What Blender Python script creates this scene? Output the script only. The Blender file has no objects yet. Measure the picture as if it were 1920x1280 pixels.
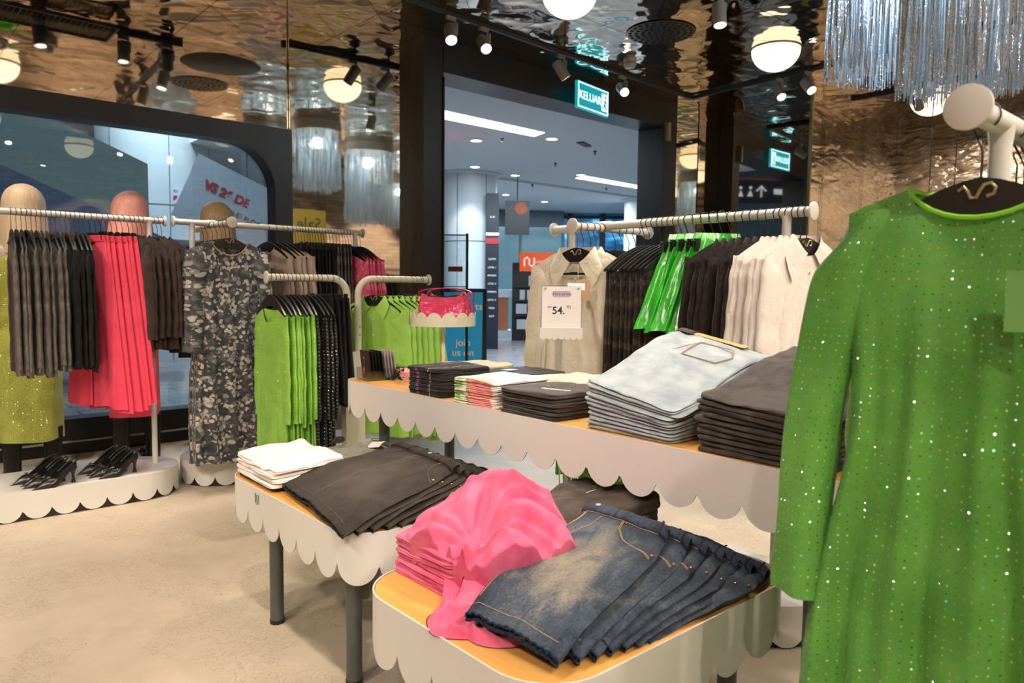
import bpy, math, random
from mathutils import Vector, Matrix, noise
PI = math.pi
scene = bpy.context.scene
COL = scene.collection
# ---------------------------------------------------------------- camera
cam_d = bpy.data.cameras.new('camera'); cam = bpy.data.objects.new('camera', cam_d); COL.objects.link(cam)
R3 = Vector((0.752273, -0.658769, 0.010471)); U3 = Vector((0.040525, 0.062128, 0.997245)); F3 = Vector((0.657604, 0.749776, -0.073434))
m = Matrix((R3, U3, -F3)).transposed().to_4x4(); m.translation = Vector((0, 0, 1.3)); cam.matrix_world = m
cam_d.sensor_fit = 'HORIZONTAL'; cam_d.sensor_width = 36; cam_d.lens = 36 * 1380 / 1920
cam_d.clip_start = 0.05; cam_d.clip_end = 200
cam_d.dof.use_dof = True; cam_d.dof.focus_distance = 2.7; cam_d.dof.aperture_fstop = 5.0
scene.camera = cam
# ---------------------------------------------------------------- world, colour management, sampling
w = bpy.data.worlds.new('world'); scene.world = w; w.use_nodes = True
w.node_tree.nodes['Background'].inputs[0].default_value = (0.55, 0.75, 1.0, 1)
w.node_tree.nodes['Background'].inputs[1].default_value = 0.25
scene.view_settings.view_transform = 'Standard'; scene.view_settings.look = 'None'
scene.view_settings.gamma = 1.0; scene.view_settings.use_curve_mapping = False
scene.view_settings.exposure = 0.55
cy = scene.cycles
cy.use_denoising = True; cy.max_bounces = 14; cy.diffuse_bounces = 3; cy.glossy_bounces = 12
cy.transmission_bounces = 6; cy.transparent_max_bounces = 12; cy.sample_clamp_indirect = 4.0
cy.caustics_reflective = False; cy.caustics_refractive = False; cy.blur_glossy = 0.5
WARM = (1.0, 0.85, 0.71); COOL = (0.72, 0.87, 1.0)
def area(name, loc, size, sizey, power, col, rot=(0, 0, 0)):
    l = bpy.data.lights.new(name, 'AREA'); l.shape = 'RECTANGLE'; l.size = size; l.size_y = sizey; l.energy = power; l.color = col
    o = bpy.data.objects.new(name, l); COL.objects.link(o); o.location = loc; o.rotation_euler = rot; return o
# recessed linear lights of the shop (behind and above the camera) and of the mall beyond the doorway
area('mall_ceiling_light', (8.0, 9.3, 3.66), 3.0, 0.5, 260, COOL)
area('mall_ceiling_light', (13.5, 14.0, 3.66), 4.0, 0.5, 260, COOL)
area('mall_ceiling_light', (2.0, 11.5, 6.3), 5.0, 3.0, 260, COOL)
# ---------------------------------------------------------------- helpers
class MB:
    def __init__(s): s.v = []; s.f = []; s.uv = {}; s.m = []; s.mi = 0
    def add(s, vs, fs, uvs=None):
        b = len(s.v); s.v += [tuple(p) for p in vs]; s.f += [tuple(b + i for i in f) for f in fs]; s.m += [s.mi] * len(fs)
        if uvs:
            for i, q in enumerate(uvs): s.uv[b + i] = q
        return s
    def box(s, c, d, rz=0.0, M=None):
        hx, hy, hz = d[0] / 2, d[1] / 2, d[2] / 2; vs = []
        for z in (-hz, hz):
            for x, y in ((-hx, -hy), (hx, -hy), (hx, hy), (-hx, hy)):
                p = Vector((x * math.cos(rz) - y * math.sin(rz), x * math.sin(rz) + y * math.cos(rz), z)) + Vector(c)
                vs.append(M @ p if M else p)
        return s.add(vs, [(3, 2, 1, 0), (4, 5, 6, 7), (0, 1, 5, 4), (1, 2, 6, 5), (2, 3, 7, 6), (3, 0, 4, 7)])
    def tube(s, pts, r, n=10, caps=True, closed=False):
        pts = [Vector(p) for p in pts]; N = len(pts); rs = r if isinstance(r, (list, tuple)) else [r] * N
        vs = []; fs = []; t0 = (pts[1] - pts[0]).normalized(); a = t0.orthogonal().normalized()
        for i, p in enumerate(pts):
            if closed: t = (pts[(i + 1) % N] - pts[i - 1]).normalized()
            else: t = (pts[min(i + 1, N - 1)] - pts[max(i - 1, 0)]).normalized()
            a = (a - t * a.dot(t)).normalized(); b = t.cross(a)
            for k in range(n):
                an = 2 * PI * k / n; vs.append(p + (a * math.cos(an) + b * math.sin(an)) * rs[i])
        for i in range(N if closed else N - 1):
            j = (i + 1) % N
            for k in range(n): fs.append((i * n + k, i * n + (k + 1) % n, j * n + (k + 1) % n, j * n + k))
        if caps and not closed: fs += [tuple(range(n - 1, -1, -1)), tuple((N - 1) * n + k for k in range(n))]
        return s.add(vs, fs)
    def cyl(s, p0, p1, r, n=24): return s.tube([p0, p1], r, n)
    def lathe(s, prof, c=(0, 0, 0), n=32, sx=1.0, sy=1.0):
        vs = []; fs = []
        for r, z in prof:
            for k in range(n): vs.append((c[0] + sx * r * math.cos(2 * PI * k / n), c[1] + sy * r * math.sin(2 * PI * k / n), c[2] + z))
        for i in range(len(prof) - 1):
            for k in range(n): fs.append((i * n + k, i * n + (k + 1) % n, (i + 1) * n + (k + 1) % n, (i + 1) * n + k))
        if prof[0][0] > 1e-5: fs.append(tuple(range(n - 1, -1, -1)))
        if prof[-1][0] > 1e-5: fs.append(tuple((len(prof) - 1) * n + k for k in range(n)))
        return s.add(vs, fs)
    def prism(s, poly, z0, z1, M=None):
        n = len(poly); vs = [Vector((x, y, z0)) for x, y in poly] + [Vector((x, y, z1)) for x, y in poly]
        if M: vs = [M @ v for v in vs]
        fs = [tuple(range(n - 1, -1, -1)), tuple(range(n, 2 * n))] + [(i, (i + 1) % n, n + (i + 1) % n, n + i) for i in range(n)]
        return s.add(vs, fs)
    def grid(s, fn, nu, nv, wrap=False, uvf=None):
        vs = []; uv = []; cu = nu if wrap else nu + 1
        for j in range(nv + 1):
            for i in range(cu):
                q = fn(i / nu, j / nv); vs.append(q)
                if uvf: uv.append(uvf(i / nu, j / nv, q))
        fs = []
        for j in range(nv):
            for i in range(nu):
                i2 = (i + 1) % cu; fs.append((j * cu + i, j * cu + i2, (j + 1) * cu + i2, (j + 1) * cu + i))
        return s.add(vs, fs, uv if uvf else None)
    def mesh(s, name, mats, smooth=True, ang=40):
        me = bpy.data.meshes.new(name); me.from_pydata(s.v, [], s.f)
        for mt in (mats if isinstance(mats, (list, tuple)) else [mats]): me.materials.append(mt)
        me.polygons.foreach_set('material_index', s.m)
        if s.uv:
            L = me.uv_layers.new(name='UVMap')
            for lp in me.loops: L.data[lp.index].uv = s.uv.get(lp.vertex_index, (0, 0))
        me.validate(); me.update()
        if smooth:
            me.polygons.foreach_set('use_smooth', [True] * len(me.polygons)); me.set_sharp_from_angle(angle=math.radians(ang))
        return me
    def build(s, name, mats, parent=None, loc=(0, 0, 0), rz=0.0, smooth=True, ang=40):
        o = bpy.data.objects.new(name, s.mesh(name, mats, smooth, ang)); COL.objects.link(o)
        o.location = loc; o.rotation_euler = (0, 0, rz)
        if parent: o.parent = parent
        return o
def tag(o, label=None, cat=None, group=None, kind=None):
    if label: o['label'] = label
    if cat: o['category'] = cat
    if group: o['group'] = group
    if kind: o['kind'] = kind
    return o
def thing(name, label, cat, loc=(0, 0, 0), rz=0.0, group=None):
    o = bpy.data.objects.new(name, None); COL.objects.link(o); o.location = loc; o.rotation_euler = (0, 0, rz); o.empty_display_size = 0.05
    return tag(o, label, cat, group)
CHILD = {}
def kids(o): return [c for c in COL.objects if c.parent == o]
def dup(root, loc, rot, label, group=None, ch=None, scale=None):
    r = root.copy(); COL.objects.link(r); r.location = loc; r.rotation_euler = rot
    if scale: r.scale = scale
    r['label'] = label
    if group: r['group'] = group
    for c in (ch if ch is not None else kids(root)):
        k = c.copy(); COL.objects.link(k); k.parent = r
        for g in CHILD.get(c.name, ()):
            q = g.copy(); COL.objects.link(q); q.parent = k
    return r
def struct(name, mb, mat, smooth=False): return tag(mb.build(name, mat, smooth=smooth), kind='structure')
def text(name, body, size, M, mat, parent=None, ext=0.0005, align='CENTER', bold=0.0):
    cu = bpy.data.curves.new(name, 'FONT'); cu.body = body; cu.size = size; cu.align_x = align; cu.align_y = 'CENTER'; cu.extrude = ext; cu.offset = bold
    t = bpy.data.objects.new(name, cu); COL.objects.link(t); bpy.context.view_layer.update()
    me = bpy.data.meshes.new_from_object(t.evaluated_get(bpy.context.evaluated_depsgraph_get()))
    COL.objects.unlink(t); bpy.data.objects.remove(t); me.materials.clear(); me.materials.append(mat)
    o = bpy.data.objects.new(name, me); COL.objects.link(o)
    if parent: o.parent = parent
    o.matrix_local = M
    return o
def frame(loc, right, up):
    r = Vector(right).normalized(); u = Vector(up).normalized(); n = r.cross(u)
    M = Matrix((r, u, n)).transposed().to_4x4(); M.translation = Vector(loc); return M
def nz(x, y=0.0, z=0.0): return noise.noise(Vector((x, y, z)))
def lerp(a, b, t): return a + (b - a) * t
def sm(t): t = max(0, min(1, t)); return t * t * (3 - 2 * t)
ORD = ['first', 'second', 'third', 'fourth', 'fifth', 'sixth', 'seventh', 'eighth', 'ninth', 'tenth', 'eleventh', 'twelfth', 'thirteenth', 'fourteenth', 'fifteenth', 'sixteenth', 'seventeenth', 'eighteenth', 'nineteenth', 'twentieth', 'twenty-first', 'twenty-second', 'twenty-third', 'twenty-fourth', 'twenty-fifth']
# ---------------------------------------------------------------- materials
def mat(name, col, rough=0.6, metal=0.0, emit=None, es=1.0, spec=0.5, coat=0.0, alpha=1.0, sheen=0.0):
    m = bpy.data.materials.new(name); m.use_nodes = True; b = m.node_tree.nodes['Principled BSDF']
    b.inputs['Base Color'].default_value = (*col, 1); b.inputs['Roughness'].default_value = rough; b.inputs['Metallic'].default_value = metal
    b.inputs['Specular IOR Level'].default_value = spec; b.inputs['Coat Weight'].default_value = coat; b.inputs['Alpha'].default_value = alpha
    b.inputs['Sheen Weight'].default_value = sheen
    if emit: b.inputs['Emission Color'].default_value = (*emit, 1); b.inputs['Emission Strength'].default_value = es
    return m
class NT:
    def __init__(s, m): s.m = m; s.t = m.node_tree; s.b = s.t.nodes['Principled BSDF']
    def n(s, typ, **kw):
        x = s.t.nodes.new(typ)
        for k, v in kw.items():
            if hasattr(x, k) and not k.startswith('i_'): setattr(x, k, v)
        return x
    def l(s, a, b): s.t.links.new(a, b)
    def math(s, op, a, b=None, c=None):
        x = s.n('ShaderNodeMath', operation=op)
        for i, q in enumerate((a, b, c)):
            if q is None: continue
            if isinstance(q, (int, float)): x.inputs[i].default_value = q
            else: s.l(q, x.inputs[i])
        return x.outputs[0]
    def vmath(s, op, a, b=None, scale=None):
        x = s.n('ShaderNodeVectorMath', operation=op)
        for i, q in enumerate((a, b)):
            if q is None: continue
            if isinstance(q, (tuple, list)): x.inputs[i].default_value = q
            else: s.l(q, x.inputs[i])
        if scale is not None: x.inputs['Scale'].default_value = scale
        return x
    def coord(s, kind='Object'): return s.n('ShaderNodeTexCoord').outputs[kind]
    def noise(s, v, sc, det=3, dist=0.0, rough=0.5):
        x = s.n('ShaderNodeTexNoise'); s.l(v, x.inputs['Vector']); x.inputs['Scale'].default_value = sc; x.inputs['Detail'].default_value = det
        x.inputs['Distortion'].default_value = dist; x.inputs['Roughness'].default_value = rough; return x.outputs['Fac']
    def ramp(s, f, stops, interp='LINEAR'):
        x = s.n('ShaderNodeValToRGB'); s.l(f, x.inputs[0]); cr = x.color_ramp; cr.interpolation = interp
        while len(cr.elements) < len(stops): cr.elements.new(0.5)
        for e, (p, c) in zip(cr.elements, stops): e.position = p; e.color = (*c, 1)
        return x.outputs[0]
    def mix(s, f, a, b):
        x = s.n('ShaderNodeMix', data_type='RGBA')
        for q, i in ((f, 0), (a, 6), (b, 7)):
            if isinstance(q, (int, float)): x.inputs[i].default_value = q
            elif isinstance(q, tuple): x.inputs[i].default_value = (*q, 1)
            else: s.l(q, x.inputs[i])
        return x.outputs[2]
    def bump(s, h, st=0.3, dist=0.01):
        x = s.n('ShaderNodeBump'); s.l(h, x.inputs['Height']); x.inputs['Strength'].default_value = st; x.inputs['Distance'].default_value = dist
        s.l(x.outputs[0], s.b.inputs['Normal']); return x
    def color(s, c): s.l(c, s.b.inputs['Base Color'])
def fab(name, c1, c2=None, sc=9.0, rough=0.85, bump=0.35, fine=350, sheen=0.15, lo=0.35, hi=0.65, dist=0.0):
    m = mat(name, c1, rough, spec=0.25, sheen=sheen); t = NT(m); v = t.coord()
    if c2:
        t.color(t.ramp(t.noise(v, sc, 4, dist), [(lo, c1), (hi, c2)]))
    f = t.noise(v, fine, 2); g = t.noise(v, 22, 3)
    t.bump(t.math('ADD', t.math('MULTIPLY', f, 0.12), g), bump, 0.01)
    return m
def sequin(name, c1, c2, pitch=0.012, rad=0.16, dot=(0.75, 1.0, 0.75), rough=0.45, irid=0.5, glint=0.25):
    m = mat(name, c1, rough, spec=0.4, sheen=0.1); t = NT(m); uv = t.coord('UV')
    base = t.ramp(t.noise(t.coord(), 6, 3), [(0.35, c1), (0.65, c2)])
    p = t.vmath('SCALE', uv, scale=1.0 / pitch).outputs[0]; fr = t.vmath('FRACTION', p).outputs[0]; fl = t.vmath('FLOOR', p).outputs[0]
    d = t.vmath('DISTANCE', fr, (0.5, 0.5, 0)); sp = t.n('ShaderNodeSeparateXYZ'); t.l(fr, sp.inputs[0])
    dx = t.math('SUBTRACT', sp.outputs[0], 0.5); dy = t.math('SUBTRACT', sp.outputs[1], 0.5)
    r2 = t.math('SQRT', t.math('ADD', t.math('MULTIPLY', dx, dx), t.math('MULTIPLY', dy, dy)))
    mask = t.math('LESS_THAN', r2, rad)
    wn = t.n('ShaderNodeTexWhiteNoise'); wn.noise_dimensions = '3D'; t.l(fl, wn.inputs['Vector'])
    dc = t.mix(irid, dot, wn.outputs['Color'])
    t.color(t.mix(mask, base, dc)); t.l(t.math('MULTIPLY', mask, 0.85), t.b.inputs['Metallic'])
    t.l(t.math('SUBTRACT', rough, t.math('MULTIPLY', mask, rough - 0.22)), t.b.inputs['Roughness'])
    geo = t.n('ShaderNodeNewGeometry'); rv = t.vmath('SUBTRACT', wn.outputs['Color'], (0.5, 0.5, 0.5)).outputs[0]
    rs = t.vmath('SCALE', rv, scale=1.6).outputs[0]; ms = t.n('ShaderNodeVectorMath', operation='SCALE'); t.l(rs, ms.inputs[0]); t.l(mask, ms.inputs['Scale'])
    nn = t.vmath('NORMALIZE', t.vmath('ADD', geo.outputs['Normal'], ms.outputs[0]).outputs[0]).outputs[0]; t.l(nn, t.b.inputs['Normal'])
    return m
M = {}
M['white_metal'] = mat('white_metal', (0.72, 0.70, 0.66), 0.35)
M['cream_metal'] = mat('cream_metal', (0.66, 0.64, 0.50), 0.35)
M['leg_grey'] = mat('leg_grey', (0.085, 0.10, 0.095), 0.32)
M['black_plastic'] = mat('black_plastic', (0.012, 0.012, 0.012), 0.28)
M['black_wire'] = mat('black_wire', (0.012, 0.012, 0.012), 0.45)
M['black_frame'] = mat('black_frame', (0.010, 0.009, 0.008), 0.38)
M['chrome'] = mat('chrome', (0.85, 0.85, 0.85), 0.12, 1.0)
M['gold_logo'] = mat('gold_logo', (0.42, 0.36, 0.18), 0.35, 0.7)
M['copper'] = mat('copper', (0.72, 0.32, 0.15), 0.3, 1.0)
M['grey_fixture'] = mat('grey_fixture', (0.30, 0.27, 0.24), 0.45)
M['dark_fixture'] = mat('dark_fixture', (0.02, 0.02, 0.02), 0.5)
M['lens'] = mat('lens', (1, 1, 1), 0.3, emit=(1.0, 0.93, 0.82), es=14)
M['lens_cool'] = mat('lens_cool', (1, 1, 1), 0.3, emit=(0.9, 1.0, 0.95), es=12)
M['globe'] = mat('globe', (0.95, 0.9, 0.8), 0.25, emit=(1.0, 0.84, 0.60), es=1.15)
# timber top
_m = mat('orange_timber', (0.72, 0.36, 0.09), 0.38); _t = NT(_m); _v = _t.coord()
_mp = _t.n('ShaderNodeMapping'); _t.l(_v, _mp.inputs[0]); _mp.inputs['Scale'].default_value = (30, 2.5, 30)
_t.color(_t.ramp(_t.noise(_mp.outputs[0], 1.5, 4, 0.4), [(0.3, (0.70, 0.34, 0.075)), (0.7, (0.80, 0.43, 0.12))])); M['timber'] = _m
# polished concrete floor
_m = mat('polished_concrete', (0.45, 0.35, 0.26), 0.5, spec=0.22); _t = NT(_m); _v = _t.coord()
_a = _t.noise(_v, 1.3, 5, 0.8); _b = _t.noise(_v, 9, 6, 0.3, 0.65)
_c = _t.ramp(_t.math('ADD', _t.math('MULTIPLY', _a, 0.65), _t.math('MULTIPLY', _b, 0.35)), [(0.32, (0.43, 0.36, 0.265)), (0.5, (0.52, 0.44, 0.33)), (0.68, (0.60, 0.51, 0.385))])
_vo = _t.n('ShaderNodeTexVoronoi', feature='DISTANCE_TO_EDGE'); _vo.inputs['Scale'].default_value = 26; _w = _t.n('ShaderNodeVectorMath', operation='ADD'); _t.l(_v, _w.inputs[0])
_nn = _t.n('ShaderNodeTexNoise'); _t.l(_v, _nn.inputs['Vector']); _nn.inputs['Scale'].default_value = 11; _nn.inputs['Detail'].default_value = 4
_sc = _t.vmath('SCALE', _nn.outputs['Color'], scale=0.25); _t.l(_sc.outputs[0], _w.inputs[1]); _t.l(_w.outputs[0], _vo.inputs['Vector'])
_cr = _t.math('MULTIPLY', _t.math('LESS_THAN', _vo.outputs['Distance'], 0.035), _t.math('GREATER_THAN', _t.noise(_v, 2.4, 2), 0.48))
_t.color(_t.mix(_t.math('MULTIPLY', _cr, 0.35), _c, (0.2, 0.14, 0.1)))
_t.l(_t.math('ADD', 0.38, _t.math('MULTIPLY', _b, 0.25)), _t.b.inputs['Roughness']); _t.bump(_b, 0.08, 0.01); M['floor'] = _m
# bronze mirror tile of the ceiling (wavy sheet, seams on the square and diagonal)
def mirror(name, col, wav, seams=True, sc=2.2, pitch=1.2, rough=0.03, ani=(1, 1, 1)):
    m = mat(name, col, rough, 1.0); t = NT(m); v = t.coord()
    mp = t.n('ShaderNodeMapping'); t.l(v, mp.inputs[0]); mp.inputs['Scale'].default_value = ani
    h = t.math('ADD', t.noise(mp.outputs[0], sc, 2, 0.6), t.math('MULTIPLY', t.noise(mp.outputs[0], sc * 3.1, 1, 0.3), 0.25))
    t.bump(h, 1.0, wav)
    if seams:
        s = t.n('ShaderNodeSeparateXYZ'); t.l(v, s.inputs[0]); x, y = s.outputs[0], s.outputs[1]
        def line(e, w):
            q = t.math('FRACT', t.math('DIVIDE', e, pitch)); q = t.math('ABSOLUTE', t.math('SUBTRACT', q, 0.5)); return t.math('GREATER_THAN', q, 0.5 - w / pitch)
        k = t.math('MAXIMUM', line(x, 0.006), line(y, 0.006))
        k = t.math('MAXIMUM', k, t.math('MAXIMUM', line(t.math('ADD', x, y), 0.006), line(t.math('SUBTRACT', x, y), 0.006)))
        t.color(t.mix(k, col, (0.12, 0.09, 0.05)))
    return m
M['ceiling_mirror'] = mirror('bronze_mirror_tile', (0.70, 0.58, 0.46), 0.050, sc=1.35, rough=0.07)
M['wavy_mirror'] = mirror('wavy_mirror_wall', (0.86, 0.77, 0.66), 0.035, sc=1.6, rough=0.08, pitch=1.2, ani=(1, 1, 3))
_m = mat('mottled_reflection', (0.4, 0.3, 0.2), 0.3, 0.75); _t = NT(_m); _mp = _t.n('ShaderNodeMapping'); _t.l(_t.coord(), _mp.inputs[0]); _mp.inputs['Scale'].default_value = (1, 1, 3.5); _n = _t.noise(_mp.outputs[0], 2.6, 3, 1.2)  # mottled browns painted to stand for blurred mirror reflections
_t.color(_t.ramp(_n, [(0.30, (0.10, 0.07, 0.05)), (0.48, (0.36, 0.27, 0.18)), (0.60, (0.22, 0.20, 0.15)), (0.72, (0.62, 0.50, 0.38))])); _t.bump(_n, 1.0, 0.06); M['mottled_reflection'] = _m
M['wall_mirror'] = mirror('wall_mirror', (0.80, 0.76, 0.66), 0.0008, False, 1.0)
_g = bpy.data.materials.new('shop_glass'); _g.use_nodes = True; _nt = _g.node_tree; _nt.nodes.clear()
_o = _nt.nodes.new('ShaderNodeOutputMaterial'); _mx = _nt.nodes.new('ShaderNodeMixShader'); _tr = _nt.nodes.new('ShaderNodeBsdfTransparent'); _gl = _nt.nodes.new('ShaderNodeBsdfGlossy')
_gl.inputs['Roughness'].default_value = 0.01; _tr.inputs['Color'].default_value = (0.86, 0.92, 0.94, 1); _mx.inputs[0].default_value = 0.10
_nt.links.new(_tr.outputs[0], _mx.inputs[1]); _nt.links.new(_gl.outputs[0], _mx.inputs[2]); _nt.links.new(_mx.outputs[0], _o.inputs[0]); M['glass'] = _g
# ---------------------------------------------------------------- the setting
WY = 6.4; CZ = 3.76
mb = MB(); mb.box((4.0, 0.7, -0.05), (16, 11.4, 0.1)); struct('floor', mb, M['floor'])
M['mall_floor'] = mat('mall_floor', (0.13, 0.125, 0.13), 0.22)
_t = NT(M['mall_floor']); _v = _t.coord(); _br = _t.n('ShaderNodeTexBrick'); _t.l(_v, _br.inputs['Vector']); _br.inputs['Scale'].default_value = 0.8
_br.inputs['Color1'].default_value = (0.30, 0.29, 0.29, 1); _br.inputs['Color2'].default_value = (0.25, 0.24, 0.25, 1); _br.inputs['Mortar'].default_value = (0.08, 0.08, 0.08, 1); _br.inputs['Mortar Size'].default_value = 0.008; _t.color(_br.outputs[0])
mb = MB(); mb.box((10, 16.4, -0.05), (36, 20, 0.1)); struct('trim_mall_floor', mb, M['mall_floor'])
mb = MB(); mb.box((4.0, 0.7, CZ + 0.05), (16, 11.5, 0.1)); struct('ceiling', mb, M['ceiling_mirror'])
M['reflection_plaster'] = mat('plaster_painted_reflection', (0.50, 0.40, 0.30), 0.7)
_t = NT(M['reflection_plaster']); _sx = _t.n('ShaderNodeSeparateXYZ'); _t.l(_t.coord(), _sx.inputs[0]); _cx = _t.n('ShaderNodeCombineXYZ'); _t.l(_t.math('ADD', _sx.outputs[0], _sx.outputs[1]), _cx.inputs[0]); _t.l(_sx.outputs[2], _cx.inputs[1])
_br = _t.n('ShaderNodeTexBrick'); _t.l(_cx.outputs[0], _br.inputs['Vector']); _br.inputs['Scale'].default_value = 2.2; _br.inputs['Brick Width'].default_value = 0.9; _br.inputs['Row Height'].default_value = 0.22; _br.inputs['Mortar Size'].default_value = 0.014  # brick bands painted to stand for the mirrored ceiling's brown lines
_br.inputs['Color1'].default_value = (0.62, 0.48, 0.36, 1); _br.inputs['Color2'].default_value = (0.26, 0.17, 0.11, 1); _br.inputs['Mortar'].default_value = (0.10, 0.06, 0.04, 1); _t.color(_br.outputs[0])
mb = MB(); mb.box((4.0, -5.05, 1.88), (16, 0.1, 3.76)); struct('wall_back', mb, M['reflection_plaster'])
mb = MB(); mb.box((-4.05, 0.7, 1.88), (0.1, 11.4, 3.76)); struct('wall_left', mb, M['reflection_plaster'])
mb = MB(); mb.box((12.05, 0.7, 1.88), (0.1, 11.4, 3.76)); struct('wall_right', mb, M['mottled_reflection'])
# mirrored storefront wall: left of window, above window, between window and doorway, right of doorway
FW = 0.10
mb = MB(); mb.box((-0.54, WY + 0.08, (2.68 + CZ) / 2), (6.92, 0.12, CZ - 2.68)); struct('wall_above_window', mb, M['wall_mirror'])
mb = MB(); mb.box((3.58, WY + 0.06, CZ / 2), (1.31, 0.14, CZ)); struct('wall_mirror_left', mb, M['wall_mirror'])
mb = MB(); mb.box((8.77, WY + 0.06, CZ / 2), (0.80, 0.14, CZ)); struct('wall_mirror_right', mb, M['wall_mirror'])
mb = MB(); mb.box((10.6, WY + 0.06, CZ / 2), (2.86, 0.14, CZ)); struct('wall_front', mb, M['wall_mirror'])
# window_1: black frame with one large rounded corner, glass pane
def arc(cx, cz, r, a0, a1, n=14): return [(cx + r * math.cos(lerp(a0, a1, k / n)), cz + r * math.sin(lerp(a0, a1, k / n))) for k in range(n + 1)]
win = thing('window_1', None, None); win['kind'] = 'structure'
outer = [(-4.0, 0.0), (2.92, 0.0), (2.92, 2.68), (-4.0, 2.68)]
inner = [(2.76, 0.27), (2.76, 2.10)] + arc(2.36, 2.12, 0.40, 0, PI / 2) + [(-3.4, 2.52), (-3.4, 0.27)]
mb = MB()
MX = frame((0, WY + 0.10, 0), (1, 0, 0), (0, 0, 1))
def ringprism(mb, rects, MX, z0, z1):
    for poly in rects: mb.prism(poly, z0, z1, MX)
fr = [[(-4, 0), (2.92, 0), (2.92, 0.27), (-4, 0.27)], [(-4, 2.52), (2.92, 2.52), (2.92, 2.68), (-4, 2.68)], [(2.76, 0.27), (2.92, 0.27), (2.92, 2.52), (2.76, 2.52)], [(-4, 0.27), (-3.4, 0.27), (-3.4, 2.52), (-4, 2.52)],
      [(2.76, 2.12)] + [(2.76, 2.52)] + [(2.36, 2.52)] + arc(2.36, 2.12, 0.40, PI / 2, 0)[1:-1]]
ringprism(mb, fr, MX, -0.02, 0.16); mb.build('window_frame', M['black_frame'], win, smooth=False)
mb = MB(); mb.box((-0.32, WY + 0.06, 1.39), (6.2, 0.01, 2.25)); mb.build('pane', M['glass'], win, smooth=False)
mb = MB(); mb.box((-0.5, WY - 0.06, 0.10), (6.9, 0.05, 0.012)); mb.build('window_sill', mat('sill_grey', (0.35, 0.33, 0.31), 0.4), win, smooth=False)
# door_1: the open entrance
dr = thing('door_1', None, None); dr['kind'] = 'structure'
mb = MB(); mb.box((4.34, WY - 0.02, CZ / 2), (0.24, 0.42, CZ)); mb.box((8.19, WY - 0.02, CZ / 2), (0.30, 0.42, CZ)); mb.build('door_jamb', M['black_frame'], dr, smooth=False)
mb = MB(); mb.box((6.25, WY - 0.02, (3.45 + CZ) / 2), (3.6, 0.42, CZ - 3.45)); mb.build('door_head', M['black_frame'], dr, smooth=False)
mb = MB(); mb.box((8.1, WY - 0.26, 3.38), (0.06, 0.06, 0.24)); mb.build('door_hinge', M['gold_logo'], dr, smooth=False)
mb = MB(); mb.box((4.455, WY - 0.24, 1.7), (0.012, 0.02, 3.4)); mb.build('door_track', mat('track_brown', (0.05, 0.035, 0.025), 0.35), dr, smooth=False)
mb = MB(); mb.box((6.2, WY - 0.02, 0.002), (3.6, 0.3, 0.008)); struct('trim_threshold', mb, mat('threshold', (0.05, 0.045, 0.04), 0.4))
# mirror-clad pillar right of the doorway, its long face turned a little to the room
A = Vector((9.15, 6.38)); d = Vector((0.092, -0.996)); nrm = Vector((-d.y, d.x))
B = A + d * 1.62
poly = [A, A + Vector((2.8, 0)), Vector((12.0, B.y + 0.02)), B + Vector((0.02, 0.02))]
mb = MB(); mb.prism([(p.x, p.y) for p in poly], 0, CZ); struct('wall_pillar', mb, M['wall_mirror'])
mb = MB(); mb.box(((B.x + 12.0) / 2 + 0.01, B.y, CZ / 2), (12.0 - B.x - 0.02, 0.02, CZ)); struct('wall_far_right', mb, M['wavy_mirror'])
mb = MB(); mb.prism([(B.x - 0.015, B.y - 0.015), (B.x + 0.02, B.y - 0.015), (B.x + 0.02, B.y + 0.02), (B.x - 0.015, B.y + 0.02)], 0, CZ); struct('trim_1', mb, mat('brass_trim', (0.45, 0.36, 0.2), 0.3, 1.0))
# the mall beyond
M['mall_ceiling'] = mat('mall_ceiling', (0.62, 0.68, 0.72), 0.8)
mb = MB(); mb.box((13.9, 16.6, 3.75), (19.2, 20, 0.06)); mb.box((13.9, 12.6, 3.70), (19.2, 0.02, 0.06)); struct('ceiling_mall', mb, M['mall_ceiling'])
mb = MB(); mb.box((-3, 16.6, 6.4), (15, 20, 0.06)); struct('ceiling_atrium', mb, mat('atrium_ceiling', (0.2, 0.3, 0.4), 0.8))
mb = MB(); mb.box((11.5, 26.0, 3.2), (40, 0.1, 6.6)); struct('wall_mall_back', mb, mat('mall_wall', (0.16, 0.24, 0.30), 0.5))
mb = MB(); mb.box((24, 16.0, 3.2), (0.1, 20, 6.6)); struct('wall_mall_right', mb, mat('mall_wall_blue', (0.10, 0.17, 0.24), 0.5))
mb = MB(); mb.box((-9, 16.0, 3.2), (0.1, 20, 6.6)); struct('wall_mall_left', mb, mat('mall_wall_teal', (0.14, 0.22, 0.26), 0.5))
M['column_paint'] = mat('column_paint', (0.62, 0.68, 0.70), 0.5)
def column(x, y, r, h, label, seam=1.9):
    t = thing('mall_column', label, 'column', (x, y, 0))
    mb = MB(); mb.lathe([(r, 0), (r, h)], n=56); mb.build('column_shaft', M['column_paint'], t)
    mb = MB(); mb.lathe([(r + 0.004, seam), (r + 0.004, seam + 0.02)], n=56)
    for k in range(6):
        a = k * PI / 3 + 0.5; mb.box(((r + 0.001) * math.cos(a), (r + 0.001) * math.sin(a), h / 2), (0.012, 0.012, h - 0.02), a)
    mb.build('panel_seam', mat('seam_grey', (0.15, 0.17, 0.18), 0.6), t)
    mb = MB(); mb.lathe([(r, h - 0.06), (r + 0.1, h - 0.03), (r + 0.1, h)], n=56); mb.build('column_collar', M['column_paint'], t)
    return t
c1 = column(9.9, 12.75, 0.60, 3.72, 'round pale grey panelled column seen through the middle of the doorway', 2.25)
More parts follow.
